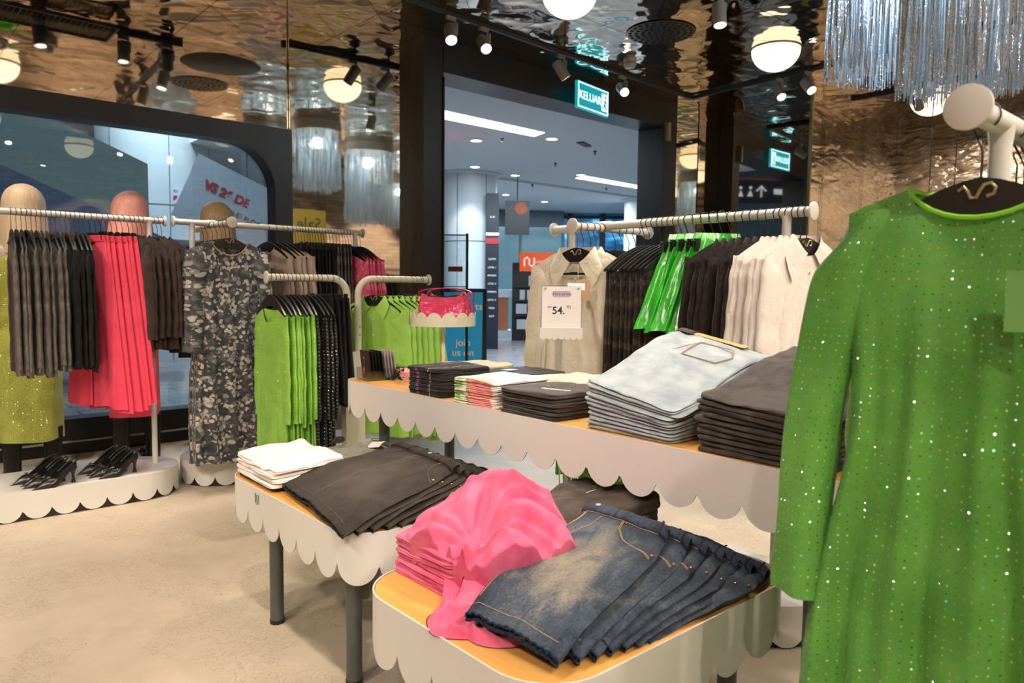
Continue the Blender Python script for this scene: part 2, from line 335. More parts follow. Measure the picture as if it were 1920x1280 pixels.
c2 = column(16.2, 12.9, 0.62, 3.72, 'round grey column at the right edge of the doorway, by the blue windows')
c3 = column(3.95, 14.2, 0.92, 6.37, 'wide pale blue column behind the shop window, carrying the heart sign', 2.62)
l = bpy.data.lights.new('column_downlight', 'SPOT'); l.energy = 60; l.color = (0.9, 0.97, 1); l.spot_size = 1.6; l.shadow_soft_size = 0.1
o = bpy.data.objects.new('column_downlight', l); COL.objects.link(o); o.location = (9.15, 11.75, 3.6); o.rotation_euler = (0, 0, 0)
l = bpy.data.lights.new('column_downlight', 'SPOT'); l.energy = 150; l.color = (0.85, 0.95, 1); l.spot_size = 1.8; l.shadow_soft_size = 0.1
o = bpy.data.objects.new('column_downlight', l); COL.objects.link(o); o.location = (3.6, 12.4, 5.0); o.rotation_euler = (0.25, 0, 0)
M['led_panel'] = mat('led_panel', (1, 1, 1), 0.4, emit=(0.88, 0.96, 1.0), es=1.6)
def ceilpanel(pts, z, label):
    mb = MB(); mb.prism(pts, z - 0.01, z); tag(mb.build('linear_ceiling_light', M['led_panel'], smooth=False), label, 'light')
ceilpanel([(5.2, 8.38), (8.09, 8.50), (8.17, 8.83), (5.3, 8.83)], 3.72, 'long white strip light in the mall ceiling nearest the doorway')
ceilpanel([(11.8, 11.10), (14.9, 11.33), (14.9, 11.62), (11.9, 11.5)], 3.72, 'white strip light in the mall ceiling above the right column')
ceilpanel([(7.2, 12.3), (8.35, 12.9), (8.2, 13.3), (7.1, 12.8)], 3.72, 'short white strip light in the mall ceiling left of the near column')
M['downlight'] = mat('downlight', (1, 1, 1), 0.3, emit=(0.95, 0.98, 1.0), es=4)
def order(pts): return sorted(pts, key=lambda p: p[0] / max(0.1, p[1]))
def downlight(x, y, k, z=3.72, r=0.09):
    mb = MB(); mb.lathe([(r + 0.02, 0.0), (r + 0.02, -0.012), (r, -0.012)], n=24); t = thing('downlight', 'small round recessed downlight in the mall ceiling, %s from the left' % ORD[k], 'light', (x, y, z), group='round downlights in the mall ceiling')
    mb.build('trim_ring', M['column_paint'], t); mb = MB(); mb.lathe([(r, -0.013), (0.0001, -0.014)], n=24); mb.build('lamp_disc', M['downlight'], t)
for k, (x, y) in enumerate(order([(7.70, 9.73), (8.50, 8.76), (9.35, 11.85), (10.67, 12.12), (11.62, 11.07), (12.71, 14.80), (8.55, 7.27), (6.6, 10.2), (7.9, 13.3), (14.5, 15.2)])): downlight(x, y, k)
M['dark_dot'] = mat('dark_dot', (0.06, 0.06, 0.06), 0.6)
for k, (x, y) in enumerate(order([(7.9, 9.3), (10.2, 10.4), (9.7, 12.2), (11.9, 12.9), (13.6, 12.1), (9.8, 9.0)])):
    mb = MB(); mb.lathe([(0.03, 0), (0.03, -0.02), (0.012, -0.03), (0.012, -0.06), (0.03, -0.065), (0.0001, -0.07)], n=12)
    tag(mb.build('sprinkler', M['dark_dot'], loc=(x, y, 3.72)), 'small dark sprinkler head in the mall ceiling, %s from the left' % ORD[k], 'sprinkler', 'sprinklers in the mall ceiling')
mb = MB(); mb.box((0, 0, 0), (0.4, 0.12, 0.02)); tag(mb.build('ceiling_diffuser', M['dark_dot'], loc=(9.2, 8.7, 3.71), rz=0.4, smooth=False), 'thin dark slot vent in the mall ceiling beside a downlight', 'vent')
# glazed back of the mall: far blue windows behind the right rack
fx = Vector((16.6, 17.7, 0)); fdx = Vector((0.745, -0.667, 0))
FM = frame(fx, fdx, (0, 0, 1))
t = thing('glazed_facade', 'dark framed bank of blue daylight windows at the far end of the mall', 'window')
mb = MB()
for k in range(5): mb.prism([(k * 1.05 - 0.09, 0), (k * 1.05 + 0.09, 0), (k * 1.05 + 0.09, 3.72), (k * 1.05 - 0.09, 3.72)], -0.06, 0.1, FM)
for z in (0.05, 1.25, 2.35, 3.6): mb.prism([(0, z - 0.05), (4.2, z - 0.05), (4.2, z + 0.05), (0, z + 0.05)], -0.05, 0.09, FM)
mb.build('facade_frame', mat('navy_frame', (0.008, 0.014, 0.03), 0.4), t, smooth=False)
_m = mat('daylight_window', (0.02, 0.08, 0.15), 0.3, emit=(0.1, 0.4, 0.8), es=1.0); _t = NT(_m); _v = _t.coord('Object')
_mp = _t.n('ShaderNodeMapping'); _t.l(_v, _mp.inputs[0]); _mp.inputs['Scale'].default_value = (0.9, 0.9, 2.6)
_c = _t.ramp(_t.noise(_mp.outputs[0], 1.4, 2), [(0.40, (0.003, 0.035, 0.09)), (0.50, (0.01, 0.12, 0.3)), (0.60, (0.10, 0.38, 0.60)), (0.72, (0.5, 0.72, 0.85))]); _t.l(_c, _t.b.inputs['Emission Color'])
for k in range(4):
    for a, b in ((0.1, 1.2), (1.3, 2.3), (2.4, 3.55)):
        mb = MB(); mb.prism([(k * 1.05 + 0.09, a), (k * 1.05 + 0.96, a), (k * 1.05 + 0.96, b), (k * 1.05 + 0.09, b)], -0.02, -0.01, FM); mb.build('pane', _m, t, smooth=False)
for k, (c, x) in enumerate([((0.1, 0.4, 0.4), 1.2), ((0.3, 0.5, 0.1), 1.35), ((0.35, 0.45, 0.1), 1.55), ((0.25, 0.1, 0.4), 1.8), ((0.6, 0.15, 0.3), 2.5)]):
    mb = MB(); mb.prism([(x, 1.5), (x + 0.15, 1.5), (x + 0.15, 2.0), (x, 2.0)], 0.02, 0.035, FM); mb.build('window_poster', mat('poster_%d' % k, c, 0.5, emit=c, es=0.6), t, smooth=False)
# shop front with glass left of the windows
t = thing('glass_shopfront', 'teal glazed shopfront across the mall behind the kiosk', 'shopfront')
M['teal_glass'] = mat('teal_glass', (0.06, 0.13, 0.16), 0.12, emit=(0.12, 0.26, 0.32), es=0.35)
FM2 = frame((12.4, 19.9, 0), (0.80, -0.60, 0), (0, 0, 1))
for k in range(4):
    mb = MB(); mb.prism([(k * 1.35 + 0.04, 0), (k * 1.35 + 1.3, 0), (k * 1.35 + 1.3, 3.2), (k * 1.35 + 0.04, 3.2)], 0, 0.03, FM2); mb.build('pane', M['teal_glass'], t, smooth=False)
mb = MB()
for k in range(5): mb.prism([(k * 1.35 - 0.04, 0), (k * 1.35 + 0.04, 0), (k * 1.35 + 0.04, 3.2), (k * 1.35 - 0.04, 3.2)], -0.03, 0.06, FM2)
mb.prism([(0, 3.2), (5.4, 3.2), (5.4, 3.7), (0, 3.7)], -0.03, 0.06, FM2); mb.build('shopfront_frame', mat('shopfront_grey', (0.10, 0.14, 0.17), 0.5), t, smooth=False)
# lit letters seen from behind their glass, left of the column
t = thing('neon_lettering', 'glowing pale blue mirror-reading letters RBo on glass left of the column', 'sign')
for ch, x in (('R', 0.75), ('B', 0.40), ('o', 0.10)): text('letter', ch, 0.55, frame((10.9 + x * 0.75, 15.9 - x * 0.66, 2.10), (-0.752, 0.659, 0), (0, 0, 1)), mat('neon_' + ch, (0.5, 0.9, 1), 0.4, emit=(0.45, 0.85, 1.0), es=2.0), t, 0.01)
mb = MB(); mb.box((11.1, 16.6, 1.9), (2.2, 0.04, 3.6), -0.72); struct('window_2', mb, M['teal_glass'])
# red balloon-like lantern at the left jamb
mb = MB(); mb.lathe([(0.0001, -0.22)] + [(0.17 * math.cos(a), 0.22 * math.sin(a)) for a in [-1.3, -1.0, -0.6, -0.2, 0.2, 0.6, 1.0, 1.3]] + [(0.0001, 0.22)], n=24)
mb.tube([(0, 0, 0.2), (0, 0, 0.72)], 0.006, 6); tag(mb.build('red_lantern', mat('lantern_red', (0.6, 0.05, 0.02), 0.4), loc=(6.98, 10.04, 3.02)), 'round red-orange lantern hanging in the mall beside the left door jamb', 'lantern')
# information counter
t = thing('counter', 'mall counter with white top and pink to orange front', 'counter', (12.12, 14.75, 0), -0.7)
_m = mat('counter_front', (0.5, 0.15, 0.12), 0.5); _t = NT(_m); _s = _t.n('ShaderNodeSeparateXYZ'); _t.l(_t.coord('Generated'), _s.inputs[0])
_t.color(_t.ramp(_s.outputs[0], [(0.0, (0.42, 0.08, 0.13)), (0.45, (0.50, 0.10, 0.12)), (1.0, (0.62, 0.20, 0.07))]))
mb = MB(); mb.box((-0.25, 0, 0.62), (1.5, 0.7, 0.85)); mb.build('counter_front', _m, t, smooth=False)
mb = MB(); mb.box((-0.2, 0, 1.14), (1.7, 0.85, 0.2)); mb.build('countertop', M['column_paint'], t, smooth=False)
mb = MB(); mb.box((-0.22, 0, 0.1), (1.6, 0.75, 0.2)); mb.build('counter_plinth', M['column_paint'], t, smooth=False)
t = thing('display_box', 'black screen unit with orange mark standing on the mall counter', 'screen', (11.75, 14.98, 1.24), -0.7)
mb = MB(); mb.box((0, 0, 0.28), (0.45, 0.3, 0.56)); mb.build('cabinet', M['black_frame'], t, smooth=False)
mb = MB(); mb.box((0.1, -0.155, 0.25), (0.13, 0.01, 0.2)); mb.build('screen', mat('screen_pale', (0.5, 0.55, 0.6), 0.4, emit=(0.6, 0.7, 0.8), es=0.5), t, smooth=False)
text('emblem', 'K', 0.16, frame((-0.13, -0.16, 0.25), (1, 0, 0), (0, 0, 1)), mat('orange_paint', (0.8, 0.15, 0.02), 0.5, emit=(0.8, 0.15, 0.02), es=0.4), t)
# brochure kiosk
t = thing('brochure_kiosk', 'black brochure stand with a bright orange header panel', 'kiosk', (12.25, 13.3, 0), -0.72)
mb = MB(); mb.box((0, 0.1, 0.95), (0.9, 0.25, 1.9)); mb.build('kiosk_body', M['black_frame'], t, smooth=False)
for z in (0.62, 0.98, 1.32):
    mb = MB(); mb.box((0.02, -0.08, z), (0.8, 0.14, 0.03)); sh = mb.build('shelf', M['dark_fixture'], t, smooth=False)
for k, (x, z, w) in enumerate(((-0.2, 1.02, 0.13), (-0.02, 1.02, 0.13), (0.14, 1.02, 0.12), (-0.22, 0.68, 0.26), (0.1, 0.68, 0.26), (-0.2, 0.3, 0.26), (0.1, 1.36, 0.3))):
    mb = MB(); mb.box((x, -0.11, z + 0.1), (w, 0.012, 0.24)); tag(mb.build('brochure', mat('paper_grey', (0.55, 0.55, 0.58), 0.6), loc=(12.25, 13.3, 0), rz=-0.72, smooth=False), 'white printed brochure in the black kiosk, %s' % ['left of the middle shelf', 'centre of the middle shelf', 'right of the middle shelf', 'left of the lower shelf', 'right of the lower shelf', 'at the bottom', 'on the top shelf'][k], 'brochure', 'brochures in the mall kiosk')
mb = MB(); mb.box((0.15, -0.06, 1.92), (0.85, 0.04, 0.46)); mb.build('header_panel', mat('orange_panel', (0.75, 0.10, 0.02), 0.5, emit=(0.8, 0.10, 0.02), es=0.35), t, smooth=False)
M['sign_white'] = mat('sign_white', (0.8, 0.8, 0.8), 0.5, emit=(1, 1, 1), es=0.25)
mb = MB(); q = [(-0.18, 1.82), (-0.18, 1.98), (-0.12, 2.03), (-0.06, 1.98), (-0.06, 1.86), (0.0, 1.81), (0.06, 1.86), (0.06, 2.02)]
mb.tube([(x + 0.02, -0.09, z) for x, z in q], 0.022, 8); mb.build('wave_emblem', M['sign_white'], t)
text('sign_text', 'KIOSK SERVICES', 0.075, frame((0.36, -0.085, 1.92), (1, 0, 0), (0, 0, 1)), M['sign_white'], t)
# directory panels beside the column
t = thing('directory_board', 'tall navy directory board with white lines fixed to the column', 'sign', (9.80, 11.98, 0), -0.72)
mb = MB(); mb.box((0.10, 0, 1.62), (0.27, 0.05, 3.24)); mb.build('board', mat('navy_board', (0.01, 0.016, 0.03), 0.4), t, smooth=False)
mb = MB(); mb.box((0.10, -0.03, 2.40), (0.27, 0.01, 0.06)); mb.build('band', M['sign_white'], t, smooth=False)
mb = MB(); mb.box((0.10, -0.03, 2.26), (0.27, 0.01, 0.12)); mb.build('red_band', mat('red_band', (0.5, 0.03, 0.03), 0.5), t, smooth=False)
for k in range(9): text('directory_line', ['B 40', 'SHOPS', 'LEVEL 1', 'DINING', 'LEVEL 2', 'CINEMA', 'LEVEL 3', 'PARK', 'EXIT'][k], 0.052, frame((0.10, -0.04, (2.75 if k == 0 else 2.05 - k * 0.17)), (1, 0, 0), (0, 0, 1)), M['sign_white'], t)
t = thing('hanging_sign', 'small black hanging sign with orange disc right of the column', 'sign', (10.55, 11.9, 2.78), -0.72)
mb = MB(); mb.box((0, 0, 0), (0.52, 0.06, 0.72)); mb.tube([(0, 0, 0.36), (0, 0, 0.93)], 0.01, 6); mb.build('panel', M['black_frame'], t, smooth=False)
mb = MB(); mb.tube([(0.08, -0.04, 0.2), (0.08, -0.032, 0.2)], 0.13, 24); mb.build('disc', mat('orange_disc', (0.6, 0.13, 0.03), 0.5), t)
# A-frame poster board and framed stand just outside the door
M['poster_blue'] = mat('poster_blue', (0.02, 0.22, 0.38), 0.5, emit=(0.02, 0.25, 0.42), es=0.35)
t = thing('a_frame_sign', 'black A-frame sign with bright blue poster outside the doorway', 'sign', (5.25, 6.95, 0), -0.72)
mb = MB(); Ma = Matrix.Rotation(-0.2, 4, 'X')
for c, d in (((-0.30, 0, 0.65), (0.045, 0.03, 1.3)), ((0.30, 0, 0.65), (0.045, 0.03, 1.3)), ((0, 0, 1.28), (0.64, 0.03, 0.045)), ((0, 0, 0.12), (0.64, 0.03, 0.045))): mb.box(c, d, 0, Ma)
mb.build('front_frame', M['black_frame'], t, smooth=False)
mb = MB(); mb.box((0, 0.0, 0.7), (0.57, 0.015, 1.12), 0, Ma); mb.build('poster', M['poster_blue'], t, smooth=False)
mb = MB(); Mb = Matrix.Translation((0, 0.52, 0)) @ Matrix.Rotation(0.2, 4, 'X')
for c, d in (((-0.30, 0, 0.65), (0.045, 0.03, 1.3)), ((0.30, 0, 0.65), (0.045, 0.03, 1.3)), ((0, 0, 0.12), (0.64, 0.03, 0.045))): mb.box(c, d, 0, Mb)
mb.box((0, 0.0, 0.7), (0.57, 0.012, 1.12), 0, Mb); mb.build('rear_frame', mat('frame_brown', (0.05, 0.02, 0.01), 0.5), t, smooth=False)
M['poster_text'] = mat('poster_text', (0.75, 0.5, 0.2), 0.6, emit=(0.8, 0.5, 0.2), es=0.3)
for s_, z in (('fun starts', 1.08), ('here.', 0.93), ('join', 0.64), ('us on', 0.52), ('that', 0.38)): text('poster_text', s_, 0.12, Ma @ frame((0.05, -0.012, z), (1, 0, 0), (0, 0, 1)), M['poster_text'], t)
t = thing('poster_stand', 'tall thin black framed clear notice stand with a red handle', 'stand', (5.02, 6.72, 0), -0.72)
mb = MB()
for c, d in (((-0.15, 0, 1.4), (0.012, 0.02, 0.95)), ((0.14, 0, 0.95), (0.03, 0.02, 1.9)), ((0, 0, 1.88), (0.3, 0.02, 0.015)), ((0, 0, 1.30), (0.3, 0.02, 0.01)), ((0, 0, 0.94), (0.3, 0.02, 0.012)), ((0.1, 0.0, 0.01), (0.35, 0.3, 0.02))): mb.box(c, d)
mb.build('stand_frame', M['black_frame'], t, smooth=False)
mb = MB(); mb.box((0, 0, 1.41), (0.28, 0.006, 0.92)); mb.build('pane', M['glass'], t, smooth=False)
mb = MB(); mb.tube([(-0.07, -0.03, 1.50), (0.09, -0.03, 1.50)], 0.032, 12); mb.build('handle', mat('handle_red', (0.25, 0.03, 0.015), 0.5), t)
# wayfinding sign: stands in the mall where the mirrored pillar shows it
t = thing('wayfinding_sign', 'dark hanging direction sign with white arrow and toilet pictograms, in the pillar mirror', 'sign')
# (position is solved by reflecting the viewed point in the pillar face)
def reflect(p):
    a = Vector((A.x, A.y)); dd = Vector((d.x, d.y)).normalized() if False else Vector((0.092, -0.996)).normalized(); v = Vector((p[0], p[1])) - a
    q = a + dd * (2 * v.dot(dd)) - v; return Vector((q.x, q.y, p[2]))
sa = reflect((14.5, 9.2, 3.25)); sb = reflect((16.25, 7.75, 3.25)); sx = (sb - sa); sx.normalize()
SM = frame((sa.x, sa.y, 3.22), sx, (0, 0, 1)) @ Matrix.Diagonal((1.2, 1.2, 1, 1))
mb = MB(); mb.prism([(0, 0), (1.75, 0), (1.75, 0.42), (0, 0.42)], -0.04, 0.04, SM); mb.build('panel', mat('navy_sign', (0.012, 0.018, 0.035), 0.5), t, smooth=False)
mb = MB(); mb.prism([(0, 0.42), (1.75, 0.42), (1.75, 0.46), (0, 0.46)], -0.045, 0.045, SM); mb.build('orange_rail', mat('rail_orange', (0.45, 0.10, 0.04), 0.5), t, smooth=False)
mb = MB()
for x in (0.3, 1.45): mb.tube([SM @ Vector((x, 0.46, 0)), SM @ Vector((x, 0.55, 0))], 0.012, 6)
mb.build('hanger_rod', M['dark_fixture'], t)
mb = MB()
def sgn(poly, z): mb.prism(poly, z[0], z[1], SM)
for z in ((0.041, 0.045), (-0.045, -0.041)):
    sgn([(0.66, 0.10), (0.69, 0.10), (0.69, 0.27), (0.76, 0.20), (0.78, 0.22), (0.675, 0.33), (0.57, 0.22), (0.59, 0.20), (0.66, 0.27)], z)
    sgn([(0.92, 0.16), (1.09, 0.16), (1.09, 0.26), (0.92, 0.26)], z)
    for x in (1.22, 1.44, 1.56): sgn([(x - 0.03, 0.12), (x + 0.03, 0.12), (x + 0.045, 0.25), (x - 0.045, 0.25)], z); sgn(arc(x, 0.30, 0.028, 0, 2 * PI, 10)[:-1], z)
    for x in (0.47, 0.30): sgn([(x - 0.05, 0.12), (x + 0.05, 0.12), (x, 0.24)], z); sgn(arc(x, 0.28, 0.028, 0, 2 * PI, 10)[:-1], z)
mb.build('pictogram', M['sign_white'], t, smooth=False)
# behind the shop window: escalator underside, slanted advertising banner, heart sign on column
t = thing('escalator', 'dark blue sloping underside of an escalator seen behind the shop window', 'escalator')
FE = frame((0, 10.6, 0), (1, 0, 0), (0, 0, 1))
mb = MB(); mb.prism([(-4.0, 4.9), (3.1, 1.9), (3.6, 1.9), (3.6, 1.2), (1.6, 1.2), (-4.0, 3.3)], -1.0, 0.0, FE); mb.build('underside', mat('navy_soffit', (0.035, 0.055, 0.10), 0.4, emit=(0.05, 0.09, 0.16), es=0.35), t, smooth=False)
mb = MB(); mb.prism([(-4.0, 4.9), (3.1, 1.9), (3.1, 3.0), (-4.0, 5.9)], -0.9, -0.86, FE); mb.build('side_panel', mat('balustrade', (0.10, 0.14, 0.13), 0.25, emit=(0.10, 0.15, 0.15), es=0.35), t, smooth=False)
t = thing('slanted_banner', 'white slanting banner with red date lettering behind the blonde mannequin', 'banner', )
BM = frame((4.3, 11.9, 2.62), (0.77, -0.47, -0.44), (0.35, -0.2, 0.91))
mb = MB(); mb.prism([(-0.6, -0.55), (3.6, -0.55), (3.6, 0.5), (-0.6, 0.5)], -0.03, 0.0, BM); mb.build('banner_sheet', mat('banner_white', (0.42, 0.46, 0.50), 0.6), t, smooth=False)
mb = MB()
for x in (0.2, 3.4):
    q = BM @ Vector((x, 0.5, -0.015)); mb.tube([q, (q.x, q.y, 6.37)], 0.01, 6)
mb.build('cable', M['dark_fixture'], t)
M['banner_red'] = mat('banner_red', (0.42, 0.03, 0.03), 0.6); M['banner_navy'] = mat('banner_navy', (0.03, 0.04, 0.08), 0.6)
text('banner_text', 'VS 26 DEC', 0.19, BM @ frame((0.10, 0.12, 0.004), (1, 0, 0), (0, 1, 0)), M['banner_red'], t, 0.002, bold=0.01)
text('banner_text', 'AND FLOOR', 0.11, BM @ frame((0.45, -0.10, 0.004), (1, 0, 0), (0, 1, 0)), M['banner_navy'], t, 0.002)
t = thing('heart_sign', 'small white sign with two red hearts fixed on the wide column', 'sign')
HM = frame((4.06, 13.27, 2.78), (0.83, -0.56, 0), (0, 0, 1))
mb = MB(); mb.prism([(-0.14, -0.12), (0.14, -0.12), (0.14, 0.12), (-0.14, 0.12)], 0, 0.03, HM); mb.build('plate', mat('plate_white', (0.6, 0.66, 0.75), 0.5), t, smooth=False)
mb = MB()
for x, s_ in ((-0.06, 0.055), (0.08, 0.035)): mb.prism([(x + s_ * math.sin(a) ** 3, -0.02 + s_ * (0.8 * math.cos(a) - 0.3 * math.cos(2 * a) - 0.1 * math.cos(3 * a))) for a in [2 * PI * k / 24 for k in range(24)]][::-1], 0.03, 0.035, HM)
mb.build('heart', mat('heart_red', (0.5, 0.03, 0.05), 0.5), t, smooth=False)
text('sign_text', 'AED', 0.06, HM @ frame((-0.05, 0.085, 0.033), (1, 0, 0), (0, 1, 0)), M['banner_navy'], t)
# ---------------------------------------------------------------- shop ceiling equipment
def track(pts, label):
    mb = MB()
    for p, q in zip(pts[:-1], pts[1:]):
        c = (Vector(p) + Vector(q)) / 2; dd = Vector(q) - Vector(p); mb.box((c.x, c.y, CZ - 0.02), (dd.length, 0.035, 0.035), math.atan2(dd.y, dd.x))
    tag(mb.build('lighting_track', M['dark_fixture'], smooth=False), label, 'track')
track([(3.3, 5.45), (8.05, 5.75)], 'black lighting track along the ceiling in front of the doorway')
track([(8.05, 5.75), (7.95, 3.2), (7.9, 0.5)], 'black lighting track running back along the right of the ceiling')
track([(2.55, 4.3), (2.75, 1.2)], 'black lighting track above the long table')
track([(-3.0, 4.6), (2.55, 4.75)], 'black lighting track above the left clothes racks')
track([(-2.6, -1.45), (7.8, -1.2)], 'black lighting track behind the camera')
track([(9.6, 4.4), (9.6, -0.4)], 'black lighting track near the right mirrored wall')
track([(-2.6, -3.4), (10.8, -3.4)], 'rearmost black lighting track')
track([(-1.8, -0.5), (-1.8, 4.0)], 'black lighting track near the left wall')
track([(0.2, 5.9), (0.4, 0.5)], 'black lighting track crossing above the low tables')
spot_ch = None
def spotlight(x, y, aim, power, label, dark=False, col=WARM, size=0.75, lens='lens', zc=None):
    z = CZ - 0.04
    t = thing('track_spotlight', label, 'spotlight', (x, y, z), group='spotlights on the ceiling tracks')
    fx = M['dark_fixture'] if dark else M['grey_fixture']
    mb = MB(); mb.box((0, 0, -0.015), (0.10, 0.035, 0.03)); mb.tube([(0.045, 0, -0.02), (0.045, 0, -0.10), (0.035, 0, -0.15)], 0.012, 8); mb.box((0.055, 0, -0.10), (0.02, 0.05, 0.10)); mb.build('bracket', fx, t)
    dv = (Vector(aim) - Vector((x, y, z - 0.15))).normalized(); q = dv.to_track_quat('-Z', 'Y').to_matrix().to_4x4(); q.translation = Vector((0, 0, -0.15))
    mb = MB(); mb.lathe([(0.03, 0.10), (0.052, 0.09), (0.055, 0.07), (0.055, -0.10), (0.050, -0.105), (0.046, -0.09)], n=24); h = mb.build('housing', fx, t); h.matrix_local = q
    mb = MB(); mb.lathe([(0.046, -0.09), (0.0001, -0.088)], n=20); h = mb.build('lens', M[lens], t); h.matrix_local = q
    l = bpy.data.lights.new('spot_lamp', 'SPOT'); l.energy = power; l.color = col; l.spot_size = size; l.spot_blend = 0.6; l.shadow_soft_size = 0.045
    o = bpy.data.objects.new('spot_lamp', l); COL.objects.link(o); o.parent = t
    q2 = q.copy(); q2.translation = Vector((0, 0, -0.15)) + dv * 0.11; o.matrix_local = q2
SP = 95
for a in [
    (4.05, 5.50, (3.0, 3.6, 0.8), SP, 'left one of the two spotlights in front of the doorway frame', False, (1, 0.86, 0.74)),
    (4.45, 5.52, (3.4, 2.6, 0.8), SP, 'spotlight with greenish white beam, second from the left on the doorway track', False, (0.95, 1, 0.85), 0.75, 'lens_cool'),
    (5.55, 5.60, (7.4, 4.6, 0.6), SP, 'spotlight covering the left of the green exit sign'),
    (6.60, 5.66, (4.5, 2.0, 0.8), SP, 'spotlight glowing towards the camera right of the exit sign', False, (1, 0.82, 0.74)),
    (8.0, 4.5, (6.0, 2.0, 0), SP, 'left of the pair of spotlights below the large ceiling globe', False, (0.95, 1, 0.88), 0.8, 'lens_cool'),
    (7.98, 4.15, (6.5, 1.2, 0.4), SP, 'right of the pair of spotlights below the large ceiling globe', False, (0.95, 1, 0.88), 0.8, 'lens_cool'),
    (2.63, 3.0, (2.05, 2.4, 0.85), SP, 'spotlight above the far end of the long table'),
    (2.67, 2.2, (2.0, 1.6, 0.85), SP, 'spotlight above the middle of the long table'),
    (2.72, 1.6, (2.6, 1.8, 1.0), SP * 1.1, 'spotlight above the near end of the long table'),
    (0.7, 4.66, (1.0, 5.0, 0.9), SP * 0.9, 'spotlight above the grey tops of the left rack'),
    (1.3, 4.68, (1.35, 5.3, 0.9), SP * 0.9, 'spotlight above the pink trousers'),
    (2.0, 4.72, (2.0, 5.0, 0.8), SP * 0.8, 'spotlight above the patterned dress'),
    (-0.6, 4.62, (0.3, 4.2, 0.0), SP, 'spotlight above the shoes at the left'),
    (0.25, 3.6, (1.35, 2.4, 0.55), SP, 'spotlight above the low table of black shorts'),
    (0.33, 2.0, (1.35, 1.4, 0.55), SP * 1.0, 'spotlight above the low table of blue shorts'),
    (0.36, 1.2, (0.4, 3.2, 0), SP * 1.2, 'spotlight above the open floor'),
    (2.60, 3.9, (2.0, 4.1, 0.8), SP * 0.9, 'spotlight above the lime green tops'),
    (0.22, 5.2, (0.8, 5.75, 1.5), SP * 0.7, 'spotlight above the blonde mannequin'),
    (2.4, 4.74, (3.2, 2.2, 1.1), SP, 'spotlight turned towards the right clothes rack', True)]: spotlight(*a)
for i, (x, y, ax_, ay_) in enumerate([(-1.5, -1.5, -0.5, 1.0), (0.2, -1.4, 0.8, 0.9), (1.8, -1.3, 1.4, 1.0), (3.4, -1.2, 1.9, 0.9), (-1.8, 1.4, 0.9, 2.4), (-1.8, 3.0, 0.5, 4.9), (-1.2, -3.4, 0.0, -2.6), (1.2, -3.4, 1.0, -2.6), (2.6, -3.4, 2.2, -2.6), (-1.0, -3.4, -1.2, -5.2), (3.6, -3.4, 3.8, -5.2), (0.2, -3.4, 0.2, -5.2), (6.4, -3.4, 6.6, -5.2), (8.4, -3.4, 8.6, -5.2), (10.4, -3.4, 10.4, -5.2), (7.5, -1.2, 7.5, -2.4), (-2.6, -3.35, -4.2, -5.3), (-1.8, 0.2, -4.2, 0.3), (-1.8, -0.45, -4.2, -1.6), (9.6, 3.6, 12.4, 3.8), (9.6, 0.6, 12.4, 1.2), (9.6, 2.0, 12.4, 2.6), (5.0, -0.4, 3.5, 1.2), (5.4, 3.6, 5.0, 3.0), (-2.6, 0.0, -1.0, 3.0)]):  # added spotlights: light the room and walls that the mirrors reflect
    spotlight(x, y, (ax_, ay_, 1.6 if ay_ < -5 or ax_ < -4 or ax_ > 12 else 0.5), SP * (3.6 if y < -3 or x > 9 or ax_ < -4 else 1.5), 'added fill spotlight on the ceiling, %s of those from the left wall' % ORD[i], size=1.25)
spotlight(7.92, 1.6, (3.6, 1.0, 0.6), SP, 'bright spotlight at the top of the picture beside the tinsel')
def globe(x, y, r, label):
    t = thing('globe_light', label, 'lamp', (x, y, CZ), group='glowing ceiling globes')
    pr = [(0.0001, -r * 0.86 - 0.02)] + [(r * math.cos(a), r * 0.86 * math.sin(a) - 0.02) for a in [-1.45, -1.3, -1.1, -0.9, -0.7, -0.5, -0.3, -0.1, 0.0]] + [(r * 0.98, -0.004), (r * 0.98, 0)]
    mb = MB(); mb.lathe(pr, n=40); mb.build('glass_shade', M['globe'], t)
    mb = MB(); mb.lathe([(r * 0.99, -0.012), (r * 1.0 + 0.006, -0.010), (r * 1.0 + 0.006, 0)], n=40); mb.build('rim', M['gold_logo'], t)
for x, y, r, lb in [(4.50, 4.45, 0.23, 'large glowing globe cut by the top edge of the picture'), (7.1, 4.05, 0.24, 'glowing globe right of the round ceiling vent'), (10.3, 3.7, 0.24, 'glowing globe partly behind the tinsel fringe'),
                    (4.62, 12.8 - 8.15, 0.0, None), (1.2, 2.6, 0.23, 'globe above the low tables'), (1.4, -0.6, 0.23, 'added globe behind the camera'), (4.5, 0.6, 0.23, 'added globe above the right of the shop'), (7.2, 0.4, 0.23, 'added globe at the far right of the shop'), (-1.6, 0.9, 0.23, 'added globe at the left of the shop'), (-1.5, 4.0, 0.23, 'added globe above the left window'), (9.4, 1.6, 0.23, 'added globe near the right mirrored wall'), (3.0, -2.4, 0.23, 'added globe well behind the camera'), (-0.8, -3.6, 0.23, 'added globe by the back wall'), (8.6, -1.6, 0.23, 'added globe towards the back right corner'), (6.6, -3.0, 0.23, 'added globe in front of the back wall'), (10.6, -2.6, 0.23, 'added globe in the back right corner')]:  # globes behind and beside the camera are added for the mirrors to reflect
    if r: globe(x, y, r, lb)
